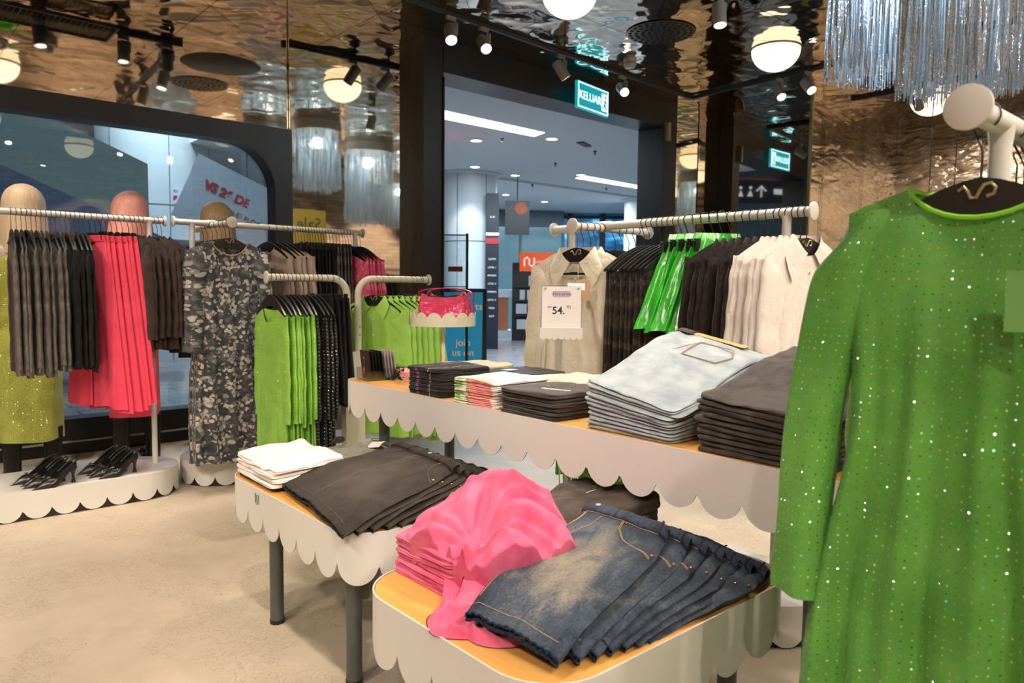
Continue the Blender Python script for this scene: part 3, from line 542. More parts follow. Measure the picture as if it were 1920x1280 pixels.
def vent(x, y, label):
    t = thing('ceiling_vent', label, 'vent', (x, y, CZ - 0.006), group='round perforated ceiling vents')
    mb = MB(); mb.lathe([(0.0001, -0.004), (0.33, -0.004), (0.33, 0)], n=40); mb.build('plate', mat('vent_bronze', (0.10, 0.075, 0.055), 0.3, 0.8), t)
    mb = MB()
    for r, n in ((0.05, 6), (0.11, 12), (0.17, 18), (0.23, 22), (0.29, 26)):
        for k in range(n):
            a = 2 * PI * k / n + r * 9; mb.tube([(r * math.cos(a), r * math.sin(a), -0.003), (r * math.cos(a), r * math.sin(a), -0.0065)], 0.021 if r > 0.1 else 0.015, 10)
    mb.build('hole', mat('vent_black', (0.003, 0.003, 0.003), 0.9), t)
vent(5.85, 4.55, 'round perforated vent in the mirrored ceiling above the doorway'); vent(9.1, 3.75, 'round perforated vent in front of the right globe'); vent(3.2, 3.3, 'round perforated vent above the middle of the shop'); vent(0.9, 3.4, 'round perforated vent above the low tables')
mb = MB(); mb.lathe([(0.0001, -0.13), (0.03, -0.125), (0.05, -0.1), (0.05, -0.06), (0.09, -0.05), (0.09, 0)], n=24); tag(mb.build('security_camera', mat('dome_cream', (0.5, 0.42, 0.36), 0.4), loc=(1.5, 3.9, CZ)), 'small cream dome camera on the mirrored ceiling', 'camera')
mb = MB(); mb.lathe([(0.0001, -0.012), (0.4, -0.012), (0.42, 0)], n=40); tag(mb.build('ceiling_speaker', mat('speaker_black', (0.02, 0.017, 0.015), 0.7), loc=(3.1, 4.3, CZ)), 'large round dark speaker disc in the mirrored ceiling', 'speaker')
mb = MB(); mb.lathe([(0.0001, -0.10), (0.05, -0.09), (0.07, -0.05), (0.05, -0.03), (0.07, -0.015), (0.07, 0)], n=24); tag(mb.build('smoke_detector', mat('detector_cream', (0.5, 0.45, 0.38), 0.5), loc=(6.3, 5.3, CZ)), 'small cream smoke detector beside the round vent above the doorway', 'detector')
# ceiling grille top left
t = thing('ceiling_grille', 'black mesh grille hanging under the mirrored ceiling at top left', 'grille', (1.0, 4.9, CZ - 0.1))
# exit sign
t = thing('exit_sign', 'lit blue-green KELUAR exit sign with running figure above the doorway', 'sign')
EM = frame((6.18, 5.98, 3.36), (0.985, 0.17, 0), (0, 0, 1))
mb = MB(); mb.prism([(0, 0), (0.66, 0), (0.66, 0.30), (0, 0.30)], -0.02, 0.02, EM); mb.build('lightbox', mat('exit_blue', (0.0, 0.25, 0.30), 0.4, emit=(0.01, 0.30, 0.38), es=0.65), t, smooth=False)
M['exit_glow'] = mat('exit_glow', (0.6, 0.9, 1), 0.4, emit=(0.45, 0.85, 1.0), es=2.0)
mb = MB()
for a, b, c, e in ((0.01, 0.01, 0.65, 0.022), (0.01, 0.278, 0.65, 0.29), (0.01, 0.01, 0.022, 0.29), (0.638, 0.01, 0.65, 0.29)): mb.prism([(a, b), (c, b), (c, e), (a, e)], 0.02, 0.023, EM)
mb.prism([(0.51, 0.05), (0.62, 0.05), (0.62, 0.25), (0.51, 0.25)], 0.02, 0.023, EM); mb.build('border', M['exit_glow'], t, smooth=False)
mb = MB(); mb.tube([EM @ Vector((x, y, 0.027)) for x, y in ((0.53, 0.07), (0.56, 0.11), (0.57, 0.17), (0.60, 0.15))], 0.007, 6); mb.tube([EM @ Vector((x, y, 0.027)) for x, y in ((0.60, 0.07), (0.575, 0.11), (0.57, 0.17), (0.54, 0.16))], 0.007, 6); mb.tube([EM @ Vector((0.575, 0.2, 0.026)), EM @ Vector((0.577, 0.215, 0.026))], 0.014, 8)
mb.build('running_figure', mat('exit_dark', (0.0, 0.1, 0.12), 0.5), t)
text('sign_text', 'KELUAR', 0.13, EM @ frame((0.262, 0.148, 0.022), (1, 0, 0), (0, 1, 0)), M['exit_glow'], t, 0.001, bold=0.0005)
mb = MB(); mb.tube([EM @ Vector((0.1, 0.30, 0)), EM @ Vector((0.1, 0.41, 0))], 0.008, 6); mb.tube([EM @ Vector((0.56, 0.30, 0)), EM @ Vector((0.56, 0.41, 0))], 0.008, 6); mb.build('mounting_rod', M['dark_fixture'], t)
# tinsel chandeliers: one strand is a twisted strip; countless strands -> one stuff part in rings
M['tinsel'] = mat('tinsel', (0.74, 0.83, 0.90), 0.15, 0.8); _t = NT(M['tinsel']); _t.bump(_t.noise(_t.coord(), 60, 2), 0.6, 0.01)
_vc = _t.n('ShaderNodeVertexColor') if False else None
def chandelier(x, y, R, H, label, seed):
    rnd = random.Random(seed)
    t = thing('tinsel_chandelier', label, 'chandelier', (x, y, CZ), group='tinsel chandeliers')
    mb = MB(); mb.lathe([(R, 0), (R, -0.14), (R - 0.015, -0.14), (R - 0.015, 0)], n=48); mb.build('drum', mat('drum_cream', (0.62, 0.56, 0.50), 0.45), t)
    mb = MB(); n = 0
    for ring in (R - 0.005, R * 0.8, R * 0.55):
        cnt = int(2 * PI * ring / 0.017)
        for k in range(cnt):
            a = 2 * PI * k / cnt + rnd.uniform(-.02, .02); px_, py_ = ring * math.cos(a), ring * math.sin(a)
            L = H * (1 - 0.0 * ring) + rnd.uniform(-.05, .03) + (R - ring) * 0.25; w = rnd.uniform(0.003, 0.0065); tw = rnd.uniform(-1, 1); ph = rnd.uniform(0, 6)
            vs = []; fs = []; seg = 8
            for j in range(seg + 1):
                z = -0.12 - (L - 0.12) * j / seg; an = ph + tw * j * 0.6; dx, dy = math.cos(an) * w, math.sin(an) * w; wx = 0.006 * nz(z * 5, a * 7, ring); q = (px_ + wx, py_ + 0.006 * nz(z * 5, a * 7, 9), z)
                vs += [(q[0] - dx, q[1] - dy, z), (q[0] + dx, q[1] + dy, z)]
                if j: fs.append((2 * j - 2, 2 * j - 1, 2 * j + 1, 2 * j))
            mb.add(vs, fs)
    o = mb.build('tinsel_strand', M['tinsel'], t, smooth=False); o['kind'] = 'stuff'
    l = bpy.data.lights.new('chandelier_lamp', 'POINT'); l.energy = 42; l.color = (0.75, 0.90, 1.0); l.shadow_soft_size = 0.06
    o = bpy.data.objects.new('chandelier_lamp', l); COL.objects.link(o); o.parent = t; o.location = (0, 0, -0.3)
chandelier(5.27, 2.22, 0.36, 0.98, 'silvery blue tinsel chandelier behind and left of the other at top right', 1)
chandelier(4.78, 1.55, 0.35, 1.30, 'longer silvery blue tinsel chandelier in front at top right', 2)
chandelier(5.83, 2.75, 0.33, 1.15, 'tinsel chandelier hidden behind the front pair', 3) if False else None
chandelier(6.76, 1.2, 0.42, 1.35, 'tinsel chandelier right of the picture, seen in the mirror beside the doorway', 6)
chandelier(0.6, -1.6, 0.36, 1.1, 'tinsel chandelier behind the camera', 4)
chandelier(4.1, -0.9, 0.36, 1.1, 'tinsel chandelier seen only in the mirrors', 5)
chandelier(9.4, -1.9, 0.36, 1.1, 'added tinsel chandelier in the back right corner', 7)  # added to fill the mirror beside the doorway
# ---------------------------------------------------------------- scalloped furniture
def rrect(x0, x1, y0, y1, r, step=0.0086):
    """closed outline with arc-length stepping, counter-clockwise from the middle of the left side going down (towards -y)"""
    segs = [((x0, (y0 + y1) / 2), (x0, y0 + r)), (x0 + r, y0 + r, PI, 1.5 * PI), ((x0 + r, y0), (x1 - r, y0)), (x1 - r, y0 + r, 1.5 * PI, 2 * PI), ((x1, y0 + r), (x1, y1 - r)), (x1 - r, y1 - r, 0, PI / 2), ((x1 - r, y1), (x0 + r, y1)), (x0 + r, y1 - r, PI / 2, PI), ((x0, y1 - r), (x0, (y0 + y1) / 2))]
    pts = []
    for s in segs:
        if len(s) == 2:
            a, b = Vector(s[0]), Vector(s[1]); n = max(1, int((b - a).length / step)); pts += [tuple(a.lerp(b, k / n)) for k in range(n)]
        else:
            n = max(4, int(r * PI / 2 / step)); pts += [(s[0] + r * math.cos(lerp(s[2], s[3], k / n)), s[1] + r * math.sin(lerp(s[2], s[3], k / n))) for k in range(n)]
    return pts
def skirt(mb, pts, zt, zc, n, phase=0.0, thick=0.004):
    L = [0.0]; N = len(pts)
    for i in range(N): L.append(L[-1] + (Vector(pts[(i + 1) % N]) - Vector(pts[i])).length)
    per = L[-1]; w = per / n; cx = sum(p[0] for p in pts) / N; cyy = sum(p[1] for p in pts) / N
    vs = []; fs = []
    for i in range(N):
        t = ((L[i] + phase) / w) % 1.0; zb = zc - (w / 2) * math.sqrt(max(0, 1 - (2 * t - 1) ** 2))
        a = Vector(pts[i - 1]); b = Vector(pts[(i + 1) % N]); q = (b - a).normalized(); nn = Vector((q.y, -q.x))
        p = Vector(pts[i]); pi = p - nn * thick
        vs += [(p.x, p.y, zt), (p.x, p.y, zb), (pi.x, pi.y, zb), (pi.x, pi.y, zt)]
    for i in range(N):
        j = (i + 1) % N
        for k in range(4): fs.append((4 * i + k, 4 * i + (k + 1) % 4, 4 * j + (k + 1) % 4, 4 * j + k)[::-1])
    mb.add(vs, fs); return w
def scallop_table(name, label, x0, x1, y0, y1, z, r, legs, sc=0.138, phase=0.0):
    t = thing(name, label, 'table', ((x0 + x1) / 2, (y0 + y1) / 2, 0)); c = Vector((-(x0 + x1) / 2, -(y0 + y1) / 2))
    def sh(p): return [(a + c.x, b + c.y) for a, b in p]
    o = rrect(x0, x1, y0, y1, r); per = sum((Vector(o[i]) - Vector(o[i - 1])).length for i in range(len(o))); n = round(per / sc)
    mb = MB(); skirt(mb, sh(o), z + 0.003, z - 0.095, n, phase); mb.build('scalloped_skirt', M['white_metal'], t, ang=60)
    mb = MB(); mb.prism(sh(rrect(x0 + 0.005, x1 - 0.005, y0 + 0.005, y1 - 0.005, r - 0.004, 0.03)), z - 0.022, z); mb.build('tabletop', M['timber'], t, smooth=False)
    mb = MB(); mb.prism(sh(rrect(x0 + 0.06, x1 - 0.06, y0 + 0.06, y1 - 0.06, r - 0.04, 0.05)), z - 0.06, z - 0.023); mb.build('underframe', M['leg_grey'], t, smooth=False)
    for lx, ly in legs:
        mb = MB(); mb.cyl((lx + c.x, ly + c.y, 0.012), (lx + c.x, ly + c.y, z - 0.03), 0.026, 28); lg = mb.build('leg', M['leg_grey'], t)
        mb = MB(); mb.lathe([(0.028, 0), (0.028, 0.014), (0.024, 0.016)], (lx + c.x, ly + c.y, 0), 24); f = mb.build('foot_cap', M['black_plastic'], lg)
    return t
TZ = 0.54; LZ = 0.853
scallop_table('display_table', 'long high white scalloped table with orange timber top carrying folded tops and jeans', 1.69, 2.36, 0.45, 3.17, LZ, 0.10, [(1.83, 0.88), (2.23, 0.88), (1.86, 3.05), (2.25, 3.05)], phase=0.03)
t2 = scallop_table('display_table', 'low scalloped timber-topped table with the black denim shorts, left of the other low one', 1.065, 1.745, 1.93, 2.98, TZ, 0.14, [(1.145, 2.665), (1.155, 2.085), (1.66, 2.04), (1.66, 2.88)])
scallop_table('display_table', 'nearest low scalloped timber-topped table with the blue denim shorts and pink shirts', 0.905, 1.865, 0.93, 1.65, TZ, 0.15, [(1.04, 1.52), (1.72, 1.06), (1.75, 1.52), (1.10, 1.07)])
mb = MB()
for x, y, w_ in ((0, 0, 0.005), (0.013, -0.004, 0.005), (0.030, -0.002, 0.004)): mb.prism([(x, 0.02 + y), (x + w_, 0.018 + y), (x + w_ * 1.3, -0.012 + y), (x + w_ * 0.5, -0.02 + y)], 0, 0.0006)
o = mb.build('scuff_mark', M['black_plastic'], t2, smooth=False); o.matrix_local = frame((1.0635 - 1.405, 2.66 - 2.455, TZ - 0.035), (0, -1, 0), (0, 0, 1))
# ---------------------------------------------------------------- racks
BR = 0.019
def disc(mb, c, ax, r=0.034, th=0.008):
    c = Vector(c); ax = Vector(ax); mb.tube([c - ax * th / 2, c - ax * th * 0.35, c + ax * th * 0.35, c + ax * th / 2], [r - 0.002, r, r, r - 0.002], 32)
def rack(label, ax, c0, c1, lat, z, posts, plinth, mat_, arms=()):
    """bar from c0 to c1 along ax ('x'/'y') at lateral lat"""
    def P(a, b, zz): return (a, b, zz) if ax == 'x' else (b, a, zz)
    A = Vector((1, 0, 0)) if ax == 'x' else Vector((0, 1, 0)); B = Vector((0, 1, 0)) if ax == 'x' else Vector((1, 0, 0))
    t = thing('clothes_rack', label, 'clothes rack')
    mb = MB(); mb.cyl(P(c0, lat, z), P(c1, lat, z), BR, 20); mb.build('rail', mat_, t)
    for c, s in ((c0, -1), (c1, 1)):
        mb = MB(); disc(mb, Vector(P(c, lat, z)) + A * 0.004 * s, A); mb.build('end_disc', mat_, t)
    for p in posts:
        mb = MB(); mb.tube([P(p, lat, 0.16), P(p, lat, z - 0.01)], 0.017, 20); mb.tube([P(p, lat, z - 0.035), P(p, lat, z)], [0.017, 0.021], 20); mb.build('post', mat_, t)
    for (p, a0, a1, dz) in arms:
        mb = MB(); q0 = Vector(P(p, a0, z + dz)); q1 = Vector(P(p, a1, z + dz)); mb.cyl(q0, q1, BR * 0.9, 20); am = mb.build('cross_arm', mat_, t)
        mb = MB(); disc(mb, q0 - B * 0.004, B); mb.build('end_disc', mat_, am); mb = MB(); disc(mb, q1 + B * 0.004, B); mb.build('end_disc', mat_, am)
        mb = MB(); mb.cyl(P(p - 0.03, lat, z), P(p + 0.03, lat, z), BR + 0.005, 20); mb.build('clamp', mat_, am)
    if plinth:
        x0, x1, y0, y1 = plinth; r = min(x1 - x0, y1 - y0) / 2 - 0.005
        o = rrect(x0, x1, y0, y1, r); per = sum((Vector(o[i]) - Vector(o[i - 1])).length for i in range(len(o)))
        n = round(per / 0.138); mb = MB(); w_ = per / n; skirt(mb, o, 0.16, 0.004 + w_ / 2, n); mb.build('scalloped_skirt', M['white_metal'], t, ang=60)
        mb = MB(); mb.prism(rrect(x0 + 0.003, x1 - 0.003, y0 + 0.003, y1 - 0.003, r - 0.003, 0.03), 0.145, 0.16); mb.build('plinth_top', M['white_metal'], t, smooth=False)
        mb = MB(); mb.prism(rrect(x0 + 0.014, x1 - 0.014, y0 + 0.014, y1 - 0.014, r - 0.014, 0.03), 0.0, 0.144); mb.build('plinth_core', M['black_frame'], t, smooth=False)
    return t
R1 = rack('left clothes rack with grey tops, pink trousers and shoes on its white plinth', 'x', -0.7, 1.43, 4.97, 1.692, [-0.5, 1.345], (-0.9, 1.47, 4.70, 5.24), M['white_metal'])
R2 = rack('clothes rack behind the patterned dress and taupe sweatshirts, with a short cross arm', 'x', 1.49, 2.84, 4.97, 1.695, [1.60, 2.78], (1.51, 3.0, 4.72, 5.24), M['white_metal'], [(1.72, 4.60, 5.25, -0.012)])
R3 = rack('right clothes rack with white blouses and green satin skirts, beyond the long table', 'y', 1.325, 2.67, 2.62, 1.59, [1.425, 2.55], (2.38, 2.86, 1.22, 2.80), M['white_metal'], [(2.33, 2.40, 2.93, -0.012)])
R4 = rack('nearest clothes rack at the right edge with the large green dress', 'x', 1.262, 2.7, 0.40, 1.577, [1.42, 2.5], (1.16, 2.85, 0.14, 0.66), M['white_metal'])
# twin rack with bent arms and a central box post
t = thing('clothes_rack', 'low twin-armed cream rack with bent tube arms holding lime green tops', 'clothes rack')
def bend(x0, x1, s):
    z = 1.342; pts = [(x0, 4.0, z), (x1 - s * 0.10, 4.0, z)]
    pts += [(x1 - s * 0.10 + s * 0.10 * math.sin(a), 4.0, z - 0.10 + 0.10 * math.cos(a)) for a in [PI / 2 * k / 8 for k in range(1, 9)]] + [(x1, 4.0, 0.8)]
    mb = MB(); mb.tube(pts, 0.021, 18); a = mb.build('arm', M['cream_metal'], t)
    mb = MB(); disc(mb, (x0 - s * 0.004, 4.0, z), Vector((1, 0, 0)), 0.035); mb.build('end_disc', M['cream_metal'], a)
    mb = MB()
    for z_ in (1.05, 1.0): mb.tube([(x1, 3.982, z_), (x1, 3.977, z_)], 0.004, 8)
    mb.build('bolt_hole', M['black_plastic'], a)
bend(1.685, 2.18, 1); bend(2.77, 2.255, -1)
mb = MB(); mb.box((2.22, 4.0, 0.45), (0.13, 0.06, 0.90)); mb.build('box_post', M['cream_metal'], t, smooth=False)
mb = MB(); mb.box((2.22, 4.0, 0.012), (1.0, 0.5, 0.02)); mb.build('base_plate', M['cream_metal'], t, smooth=False)
# ---------------------------------------------------------------- hangers and garments
def hanger_parts(t, logo=False, clips=False, w=0.20):
    mb = MB(); r = 0.022; pts = [(r * math.cos(a), 0, r * math.sin(a)) for a in [math.radians(q) for q in range(-50, 216, 19)]]
    pts += [(-0.008, 0, -0.035), (0, 0, -0.055), (0, 0, -0.10)]; mb.tube(pts, 0.0017, 6); mb.build('hook', M['black_wire'], t)
    mb = MB()
    if clips:
        mb.tube([(-w, 0, -0.10), (w, 0, -0.10)], 0.004, 8)
        for s in (-1, 1): mb.box((s * w * 0.8, 0, -0.115), (0.02, 0.016, 0.05))
    else:
        up = []; dn = []
        for k in range(17):
            u = -1 + k / 8; x = u * w; zt = -0.096 - 0.012 * u * u - 0.098 * abs(u) ** 1.5; th = 0.052 * (1 - abs(u)) ** 0.8 + 0.013; up.append((x, zt)); dn.append((x, zt - th))
        n = len(up); vs = []; fs = []
        for (x, z), (x2, z2) in zip(up, dn):
            hy = 0.005; vs += [(x, -hy, z), (x, hy, z), (x2, hy, z2), (x2, -hy, z2)]
        for i in range(n - 1):
            for k in range(4): fs.append((4 * i + k, 4 * i + (k + 1) % 4, 4 * i + 4 + (k + 1) % 4, 4 * i + 4 + k))
        fs += [(3, 2, 1, 0), (4 * n - 4, 4 * n - 3, 4 * n - 2, 4 * n - 1)]; mb.add(vs, fs)
    b = mb.build('shoulder_bar', M['black_plastic'], t)
    if logo:
        mb = MB(); q = [(-0.030, -0.118), (-0.022, -0.112), (-0.016, -0.120), (-0.012, -0.130), (-0.004, -0.130), (0.0, -0.120), (0.006, -0.110), (0.016, -0.108), (0.022, -0.115), (0.020, -0.125), (0.010, -0.128)]
        mb.tube([(x * 1.0, -0.0068, z + 0.002) for x, z in q], 0.0028, 6); mb.build('wave_emblem', M['gold_logo'], t)
    return t
HANG = {}
def hanger(kind, loc, rz, label, group, first=None):
    key = kind
    if key not in HANG:
        t = thing('clothes_hanger', label, 'hanger', loc, rz, group); hanger_parts(t, kind == 'logo', kind.startswith('clip'), 0.13 if kind.startswith('clip') else 0.20); HANG[key] = (t, kids(t)); return t
    return dup(HANG[key][0], loc, (0, 0, rz), label, group, HANG[key][1])
def body_fn(W=0.20, hem=0.24, L=0.70, th=0.012, neck=0.075, nd=0.07, bd=0.02, zn=-0.134, slope=0.42, fold=0.006, nf=5, seed=0, waist=None, wc=0.42, p=1.0, hemvar=0.008, thb=None, open_=0.0):
    rnd = random.Random(seed); ph = [rnd.uniform(0, 6.28) for _ in range(5)]; thb = thb or th
    def hw(v):
        a = lerp(W, hem, v ** p)
        if waist: a -= (W - waist) * math.exp(-((v - wc) / 0.2) ** 2)
        return a
    def fn(u, v):
        a = 2 * PI * u; c, s = math.cos(a), math.sin(a); xs = math.copysign(abs(c) ** 0.8, c); x0 = xs * W; ss = math.copysign(abs(s) ** 0.6, s)
        if neck and abs(x0) < neck: q = x0 / neck; zt = zn - (nd if s < 0 else bd) * (1 - q * q) ** 0.7
        else: q = max(0, abs(x0) - (neck or 0)); zt = zn - slope * q - (0.6 * q * q if neck else 0)
        zb = -L + hemvar * math.sin(5 * xs + ph[0]); z = lerp(zt, zb, v)
        e = lerp(th, thb, v) * (1 - math.exp(-v * 10)) + 0.0015
        if neck and abs(x0) < neck: e = max(e, 0.016 * (1 - (x0 / neck) ** 2))
        if open_ and s < 0: g_ = open_ * (0.15 + 0.85 * min(1, v * 1.6)) if zt < zn - 0.001 or v > 0 else 0; xs = math.copysign(lerp(g_, 1, abs(xs)), xs if abs(xs) > 1e-6 else 1)
        fo = fold * min(1, v * 1.6) * (0.5 + 0.5 * v) * (math.sin(nf * PI * xs + ph[1] + 1.2 * math.sin(2.5 * v + ph[2])) + 0.5 * math.sin(nf * 1.9 * PI * xs + ph[3] - v * 2) + 0.3 * nz(xs * 9, v * 7, seed))
        return (xs * hw(v) + 0.004 * nz(v * 5, u * 3, seed + 4), ss * e + fo, z)
    return fn
def garment_parts(t, m, nu=44, nv=22, sleeve=None, sm_=None, extra=None, **kw):
    mb = MB(); fn = body_fn(**kw); mb.grid(fn, nu, nv, True, lambda u, v, q: (q[0] + (0.37 if u > 0.5 else 0), q[2]))
    if kw.get('open_'):
        i0 = int(nu * 0.75); keep = [f for f in mb.f if not (f[0] % nu in (i0 - 1, i0))]
        mb.f = keep; mb.m = mb.m[:len(keep)]
    b = mb.build('body', m, t, ang=80)
    if sleeve:
        W = kw.get('W', 0.20); zn = kw.get('zn', -0.134); nk = kw.get('neck', 0.075); sl = kw.get('slope', 0.42); q = W - nk; z0 = zn - sl * q - 0.6 * q * q
        for s in (-1, 1):
            L, r0, r1, out, fw = sleeve; mb = MB(); sd = kw.get('seed', 0) + s * 3
            def sf(u, v):
                a = 2 * PI * u; r = lerp(r0, r1, v); cx = s * (W - r0 * 0.55 + out * math.sin(min(1, v * 1.3) * PI / 2)); z = z0 - 0.012 - L * v - (0.03 * (1 - v) if math.cos(a) * s < 0 else -0.012 * (1 - v) * abs(math.cos(a)))
                wr = 1 + 0.10 * nz(v * 8, math.cos(a) * 1.5, sd) + 0.05 * math.sin(v * 30 + sd)
                e = kw.get('th', 0.012) * 1.15
                k = min(1.0, v * 8 + 0.15)
                return (cx + math.cos(a) * r * wr, fw * v + math.sin(a) * e * wr * k + 0.006 * nz(v * 6, sd, 1), z)
            mb.grid(sf, 16, 20, True, lambda u, v, q: (u * 0.16, q[2])); mb.build('sleeve', sm_ or m, t, ang=80)
    if extra: extra(t)
    return t
def collar(m, neck=0.075, zn=-0.128, drop=0.055, spread=0.05, th=0.014):
    def ex(t):
        for s in (-1, 1):
            mb = MB(); n = 10
            def f(u, v):
                a = lerp(PI * 0.5, -PI * 0.42, u)   # from back centre to front
                x = s * math.cos(a) * neck * 0.98; y = math.sin(a) * -1
                y = math.sin(a) * th * 1.6; zz = zn - (0.0 if a > 0 else (math.sin(-a)) ** 2 * 0.075)
                o = v * (0.55 + 0.75 * u); return (x + s * o * spread * (0.5 + u * 0.4), y - v * 0.006 * (1 if a < 0 else -1) + (-0.003 if a < 0 else 0.003), zz + 0.012 - o * drop)
            mb.grid(f, 12, 4); mb.build('collar', m, t, ang=80)
        mb = MB()
        for k in range(5): mb.tube([(0.004, -0.019, zn - 0.13 - k * 0.10), (0.004, -0.0225, zn - 0.13 - k * 0.10)], 0.0055, 10)
        mb.build('button', M['white_metal'], t)
    return ex
def neckband(m, neck, zn, nd):
    def ex(t):
        mb = MB(); pts = []
        for k in range(28):
            a = 2 * PI * k / 28; x = math.cos(a) * neck; s = math.sin(a); q = x / neck; z = zn - (nd if s < 0 else 0.02) * max(0, 1 - q * q) ** 0.7; pts.append((x, 0.017 * s * max(0.1, 1 - q * q) ** 0.5 * 1.1, z))
        mb.tube(pts, 0.0042, 6, closed=True); mb.build('neckband', m, t)
    return ex
def trouser_parts(t, m, L=1.1, W=0.16, hem=0.27, th=0.012, seed=0, split=0.28, fold=0.006, nf=4):
    rnd = random.Random(seed)
    for s in (-1, 1):
        ph = rnd.uniform(0, 6)
        def f(u, v):
            a = 2 * PI * u; c = math.cos(a); sn = math.sin(a); k = sm(v / split); h = lerp(W, hem, v ** 0.9) / 2; cx = s * h * lerp(1.0, 1.03, k)
            e = th * (1 - math.exp(-v * 14)) + 0.003
            return (cx + c * h, sn * e + fold * v * math.sin(nf * c * 2 + ph + 2 * v) + s * 0.003, -0.12 - v * (L - 0.12) - 0.01 * math.sin(c * 3 + ph) * v)
        mb = MB(); mb.grid(f, 28, 24, True, lambda u, v, q: (q[0], q[2])); mb.build('trouser_leg', m, t, ang=80)
    mb = MB()
    mb.grid(lambda u, v: (math.cos(2 * PI * u) * (W + 0.002), math.sin(2 * PI * u) * (th * 0.6) + 0.002 * math.sin(20 * u), -0.112 - v * 0.035), 24, 2, True); mb.build('waistband', m, t, ang=80)
def series(name, cat, make, n, pos, rz, labels, group, hkind='plain', hlabel='', hgroup='', jit=0.08, variants=2, rnd=None):
    """n garments with hangers; pos(k) gives the bar point"""
    rnd = rnd or random.Random(sum(map(ord, group)))
    protos = []
    for k in range(n):
        p = pos(k); a = rz + rnd.uniform(-jit, jit); lb = labels(k)
        if k < variants:
            t = thing(name, lb, cat, p, a, group); make(t, k); protos.append((t, kids(t)))
        else:
            q = protos[k % len(protos)]; t = dup(q[0], p, (0, 0, a), lb, group, q[1], (rnd.uniform(.96, 1.04), rnd.uniform(.9, 1.15), rnd.uniform(.975, 1.03)))
        hanger(hkind, p, a, 'hanger of ' + ' '.join(lb.split()[:14]), hgroup or ('hangers: ' + group))
    return protos
def lb_short(lb): return lb
def cnt(thing_, where, frm, n):
    return lambda k: '%s %s from %s, %s' % (ORD[k] if k < n - 1 or n == 1 else 'last', thing_, frm, where)
def linx(x0, x1, n, y, z): return lambda k: (lerp(x0, x1, k / max(1, n - 1)), y, z)
def liny(y0, y1, n, x, z): return lambda k: (x, lerp(y0, y1, k / max(1, n - 1)), z)
# fabrics
M['grey_wash'] = fab('grey_wash_knit', (0.10, 0.085, 0.072), (0.20, 0.175, 0.150), 26, lo=0.35, hi=0.7)
M['black_cloth'] = fab('black_cloth', (0.008, 0.007, 0.008), (0.014, 0.012, 0.012), 8, sheen=0.05)
M['pink_cloth'] = fab('coral_pink_twill', (0.82, 0.055, 0.115), (0.88, 0.075, 0.14), 5, 0.7, 0.25)
M['brown_black'] = fab('brown_black_denim', (0.030, 0.018, 0.013), (0.050, 0.031, 0.023), 14)
M['taupe'] = fab('taupe_sweat', (0.34, 0.25, 0.205), (0.40, 0.30, 0.25), 18)
M['grey_stripe'] = fab('charcoal_sheen', (0.03, 0.026, 0.025), (0.16, 0.13, 0.12), 16, 0.4, 0.4)
M['lime_satin'] = fab('lime_satin', (0.33, 0.62, 0.09), (0.38, 0.68, 0.13), 6, 0.5, 0.2)
M['beige_pleat'] = fab('beige_pleats', (0.60, 0.46, 0.30), (0.66, 0.52, 0.36), 8, 0.8)
M['white_gauze'] = fab('white_gauze', (0.80, 0.72, 0.65), (0.86, 0.79, 0.73), 30, 0.9, 0.8, fine=160)
M['ivory_gauze'] = fab('ivory_gauze', (0.76, 0.71, 0.57), (0.84, 0.79, 0.66), 24, 0.9, 0.7, fine=160)
M['black_crinkle'] = fab('black_crinkle', (0.012, 0.008, 0.007), (0.022, 0.015, 0.012), 40, 0.8, 0.9)
M['green_satin'] = mat('emerald_satin', (0.02, 0.42, 0.01), 0.22, 0.0, spec=0.8, sheen=0.0); _t = NT(M['green_satin']); _v = _t.coord()
_t.color(_t.ramp(_t.noise(_v, 12, 3), [(0.3, (0.01, 0.34, 0.005)), (0.7, (0.04, 0.55, 0.02))])); _t.bump(_t.noise(_v, 60, 3), 0.5, 0.004)
M['lime_sequin'] = sequin('lime_sequin', (0.23, 0.52, 0.05), (0.30, 0.62, 0.08), 0.020, 0.11, (0.9, 1.0, 0.7), 0.5, 0.2)
M['black_sequin'] = sequin('black_sequin', (0.004, 0.005, 0.004), (0.008, 0.010, 0.008), 0.020, 0.15, (0.9, 1.0, 0.9), 0.5, 0.2)
M['big_sequin'] = sequin('green_sequin_mesh', (0.075, 0.26, 0.03), (0.115, 0.35, 0.05), 0.0125, 0.135, (0.28, 0.62, 0.30), 0.5, 0.45)
M['yellow_sequin'] = sequin('lime_yellow_sequin', (0.38, 0.42, 0.05), (0.50, 0.54, 0.08), 0.0125, 0.17, (1.0, 1.0, 0.7), 0.5, 0.3)
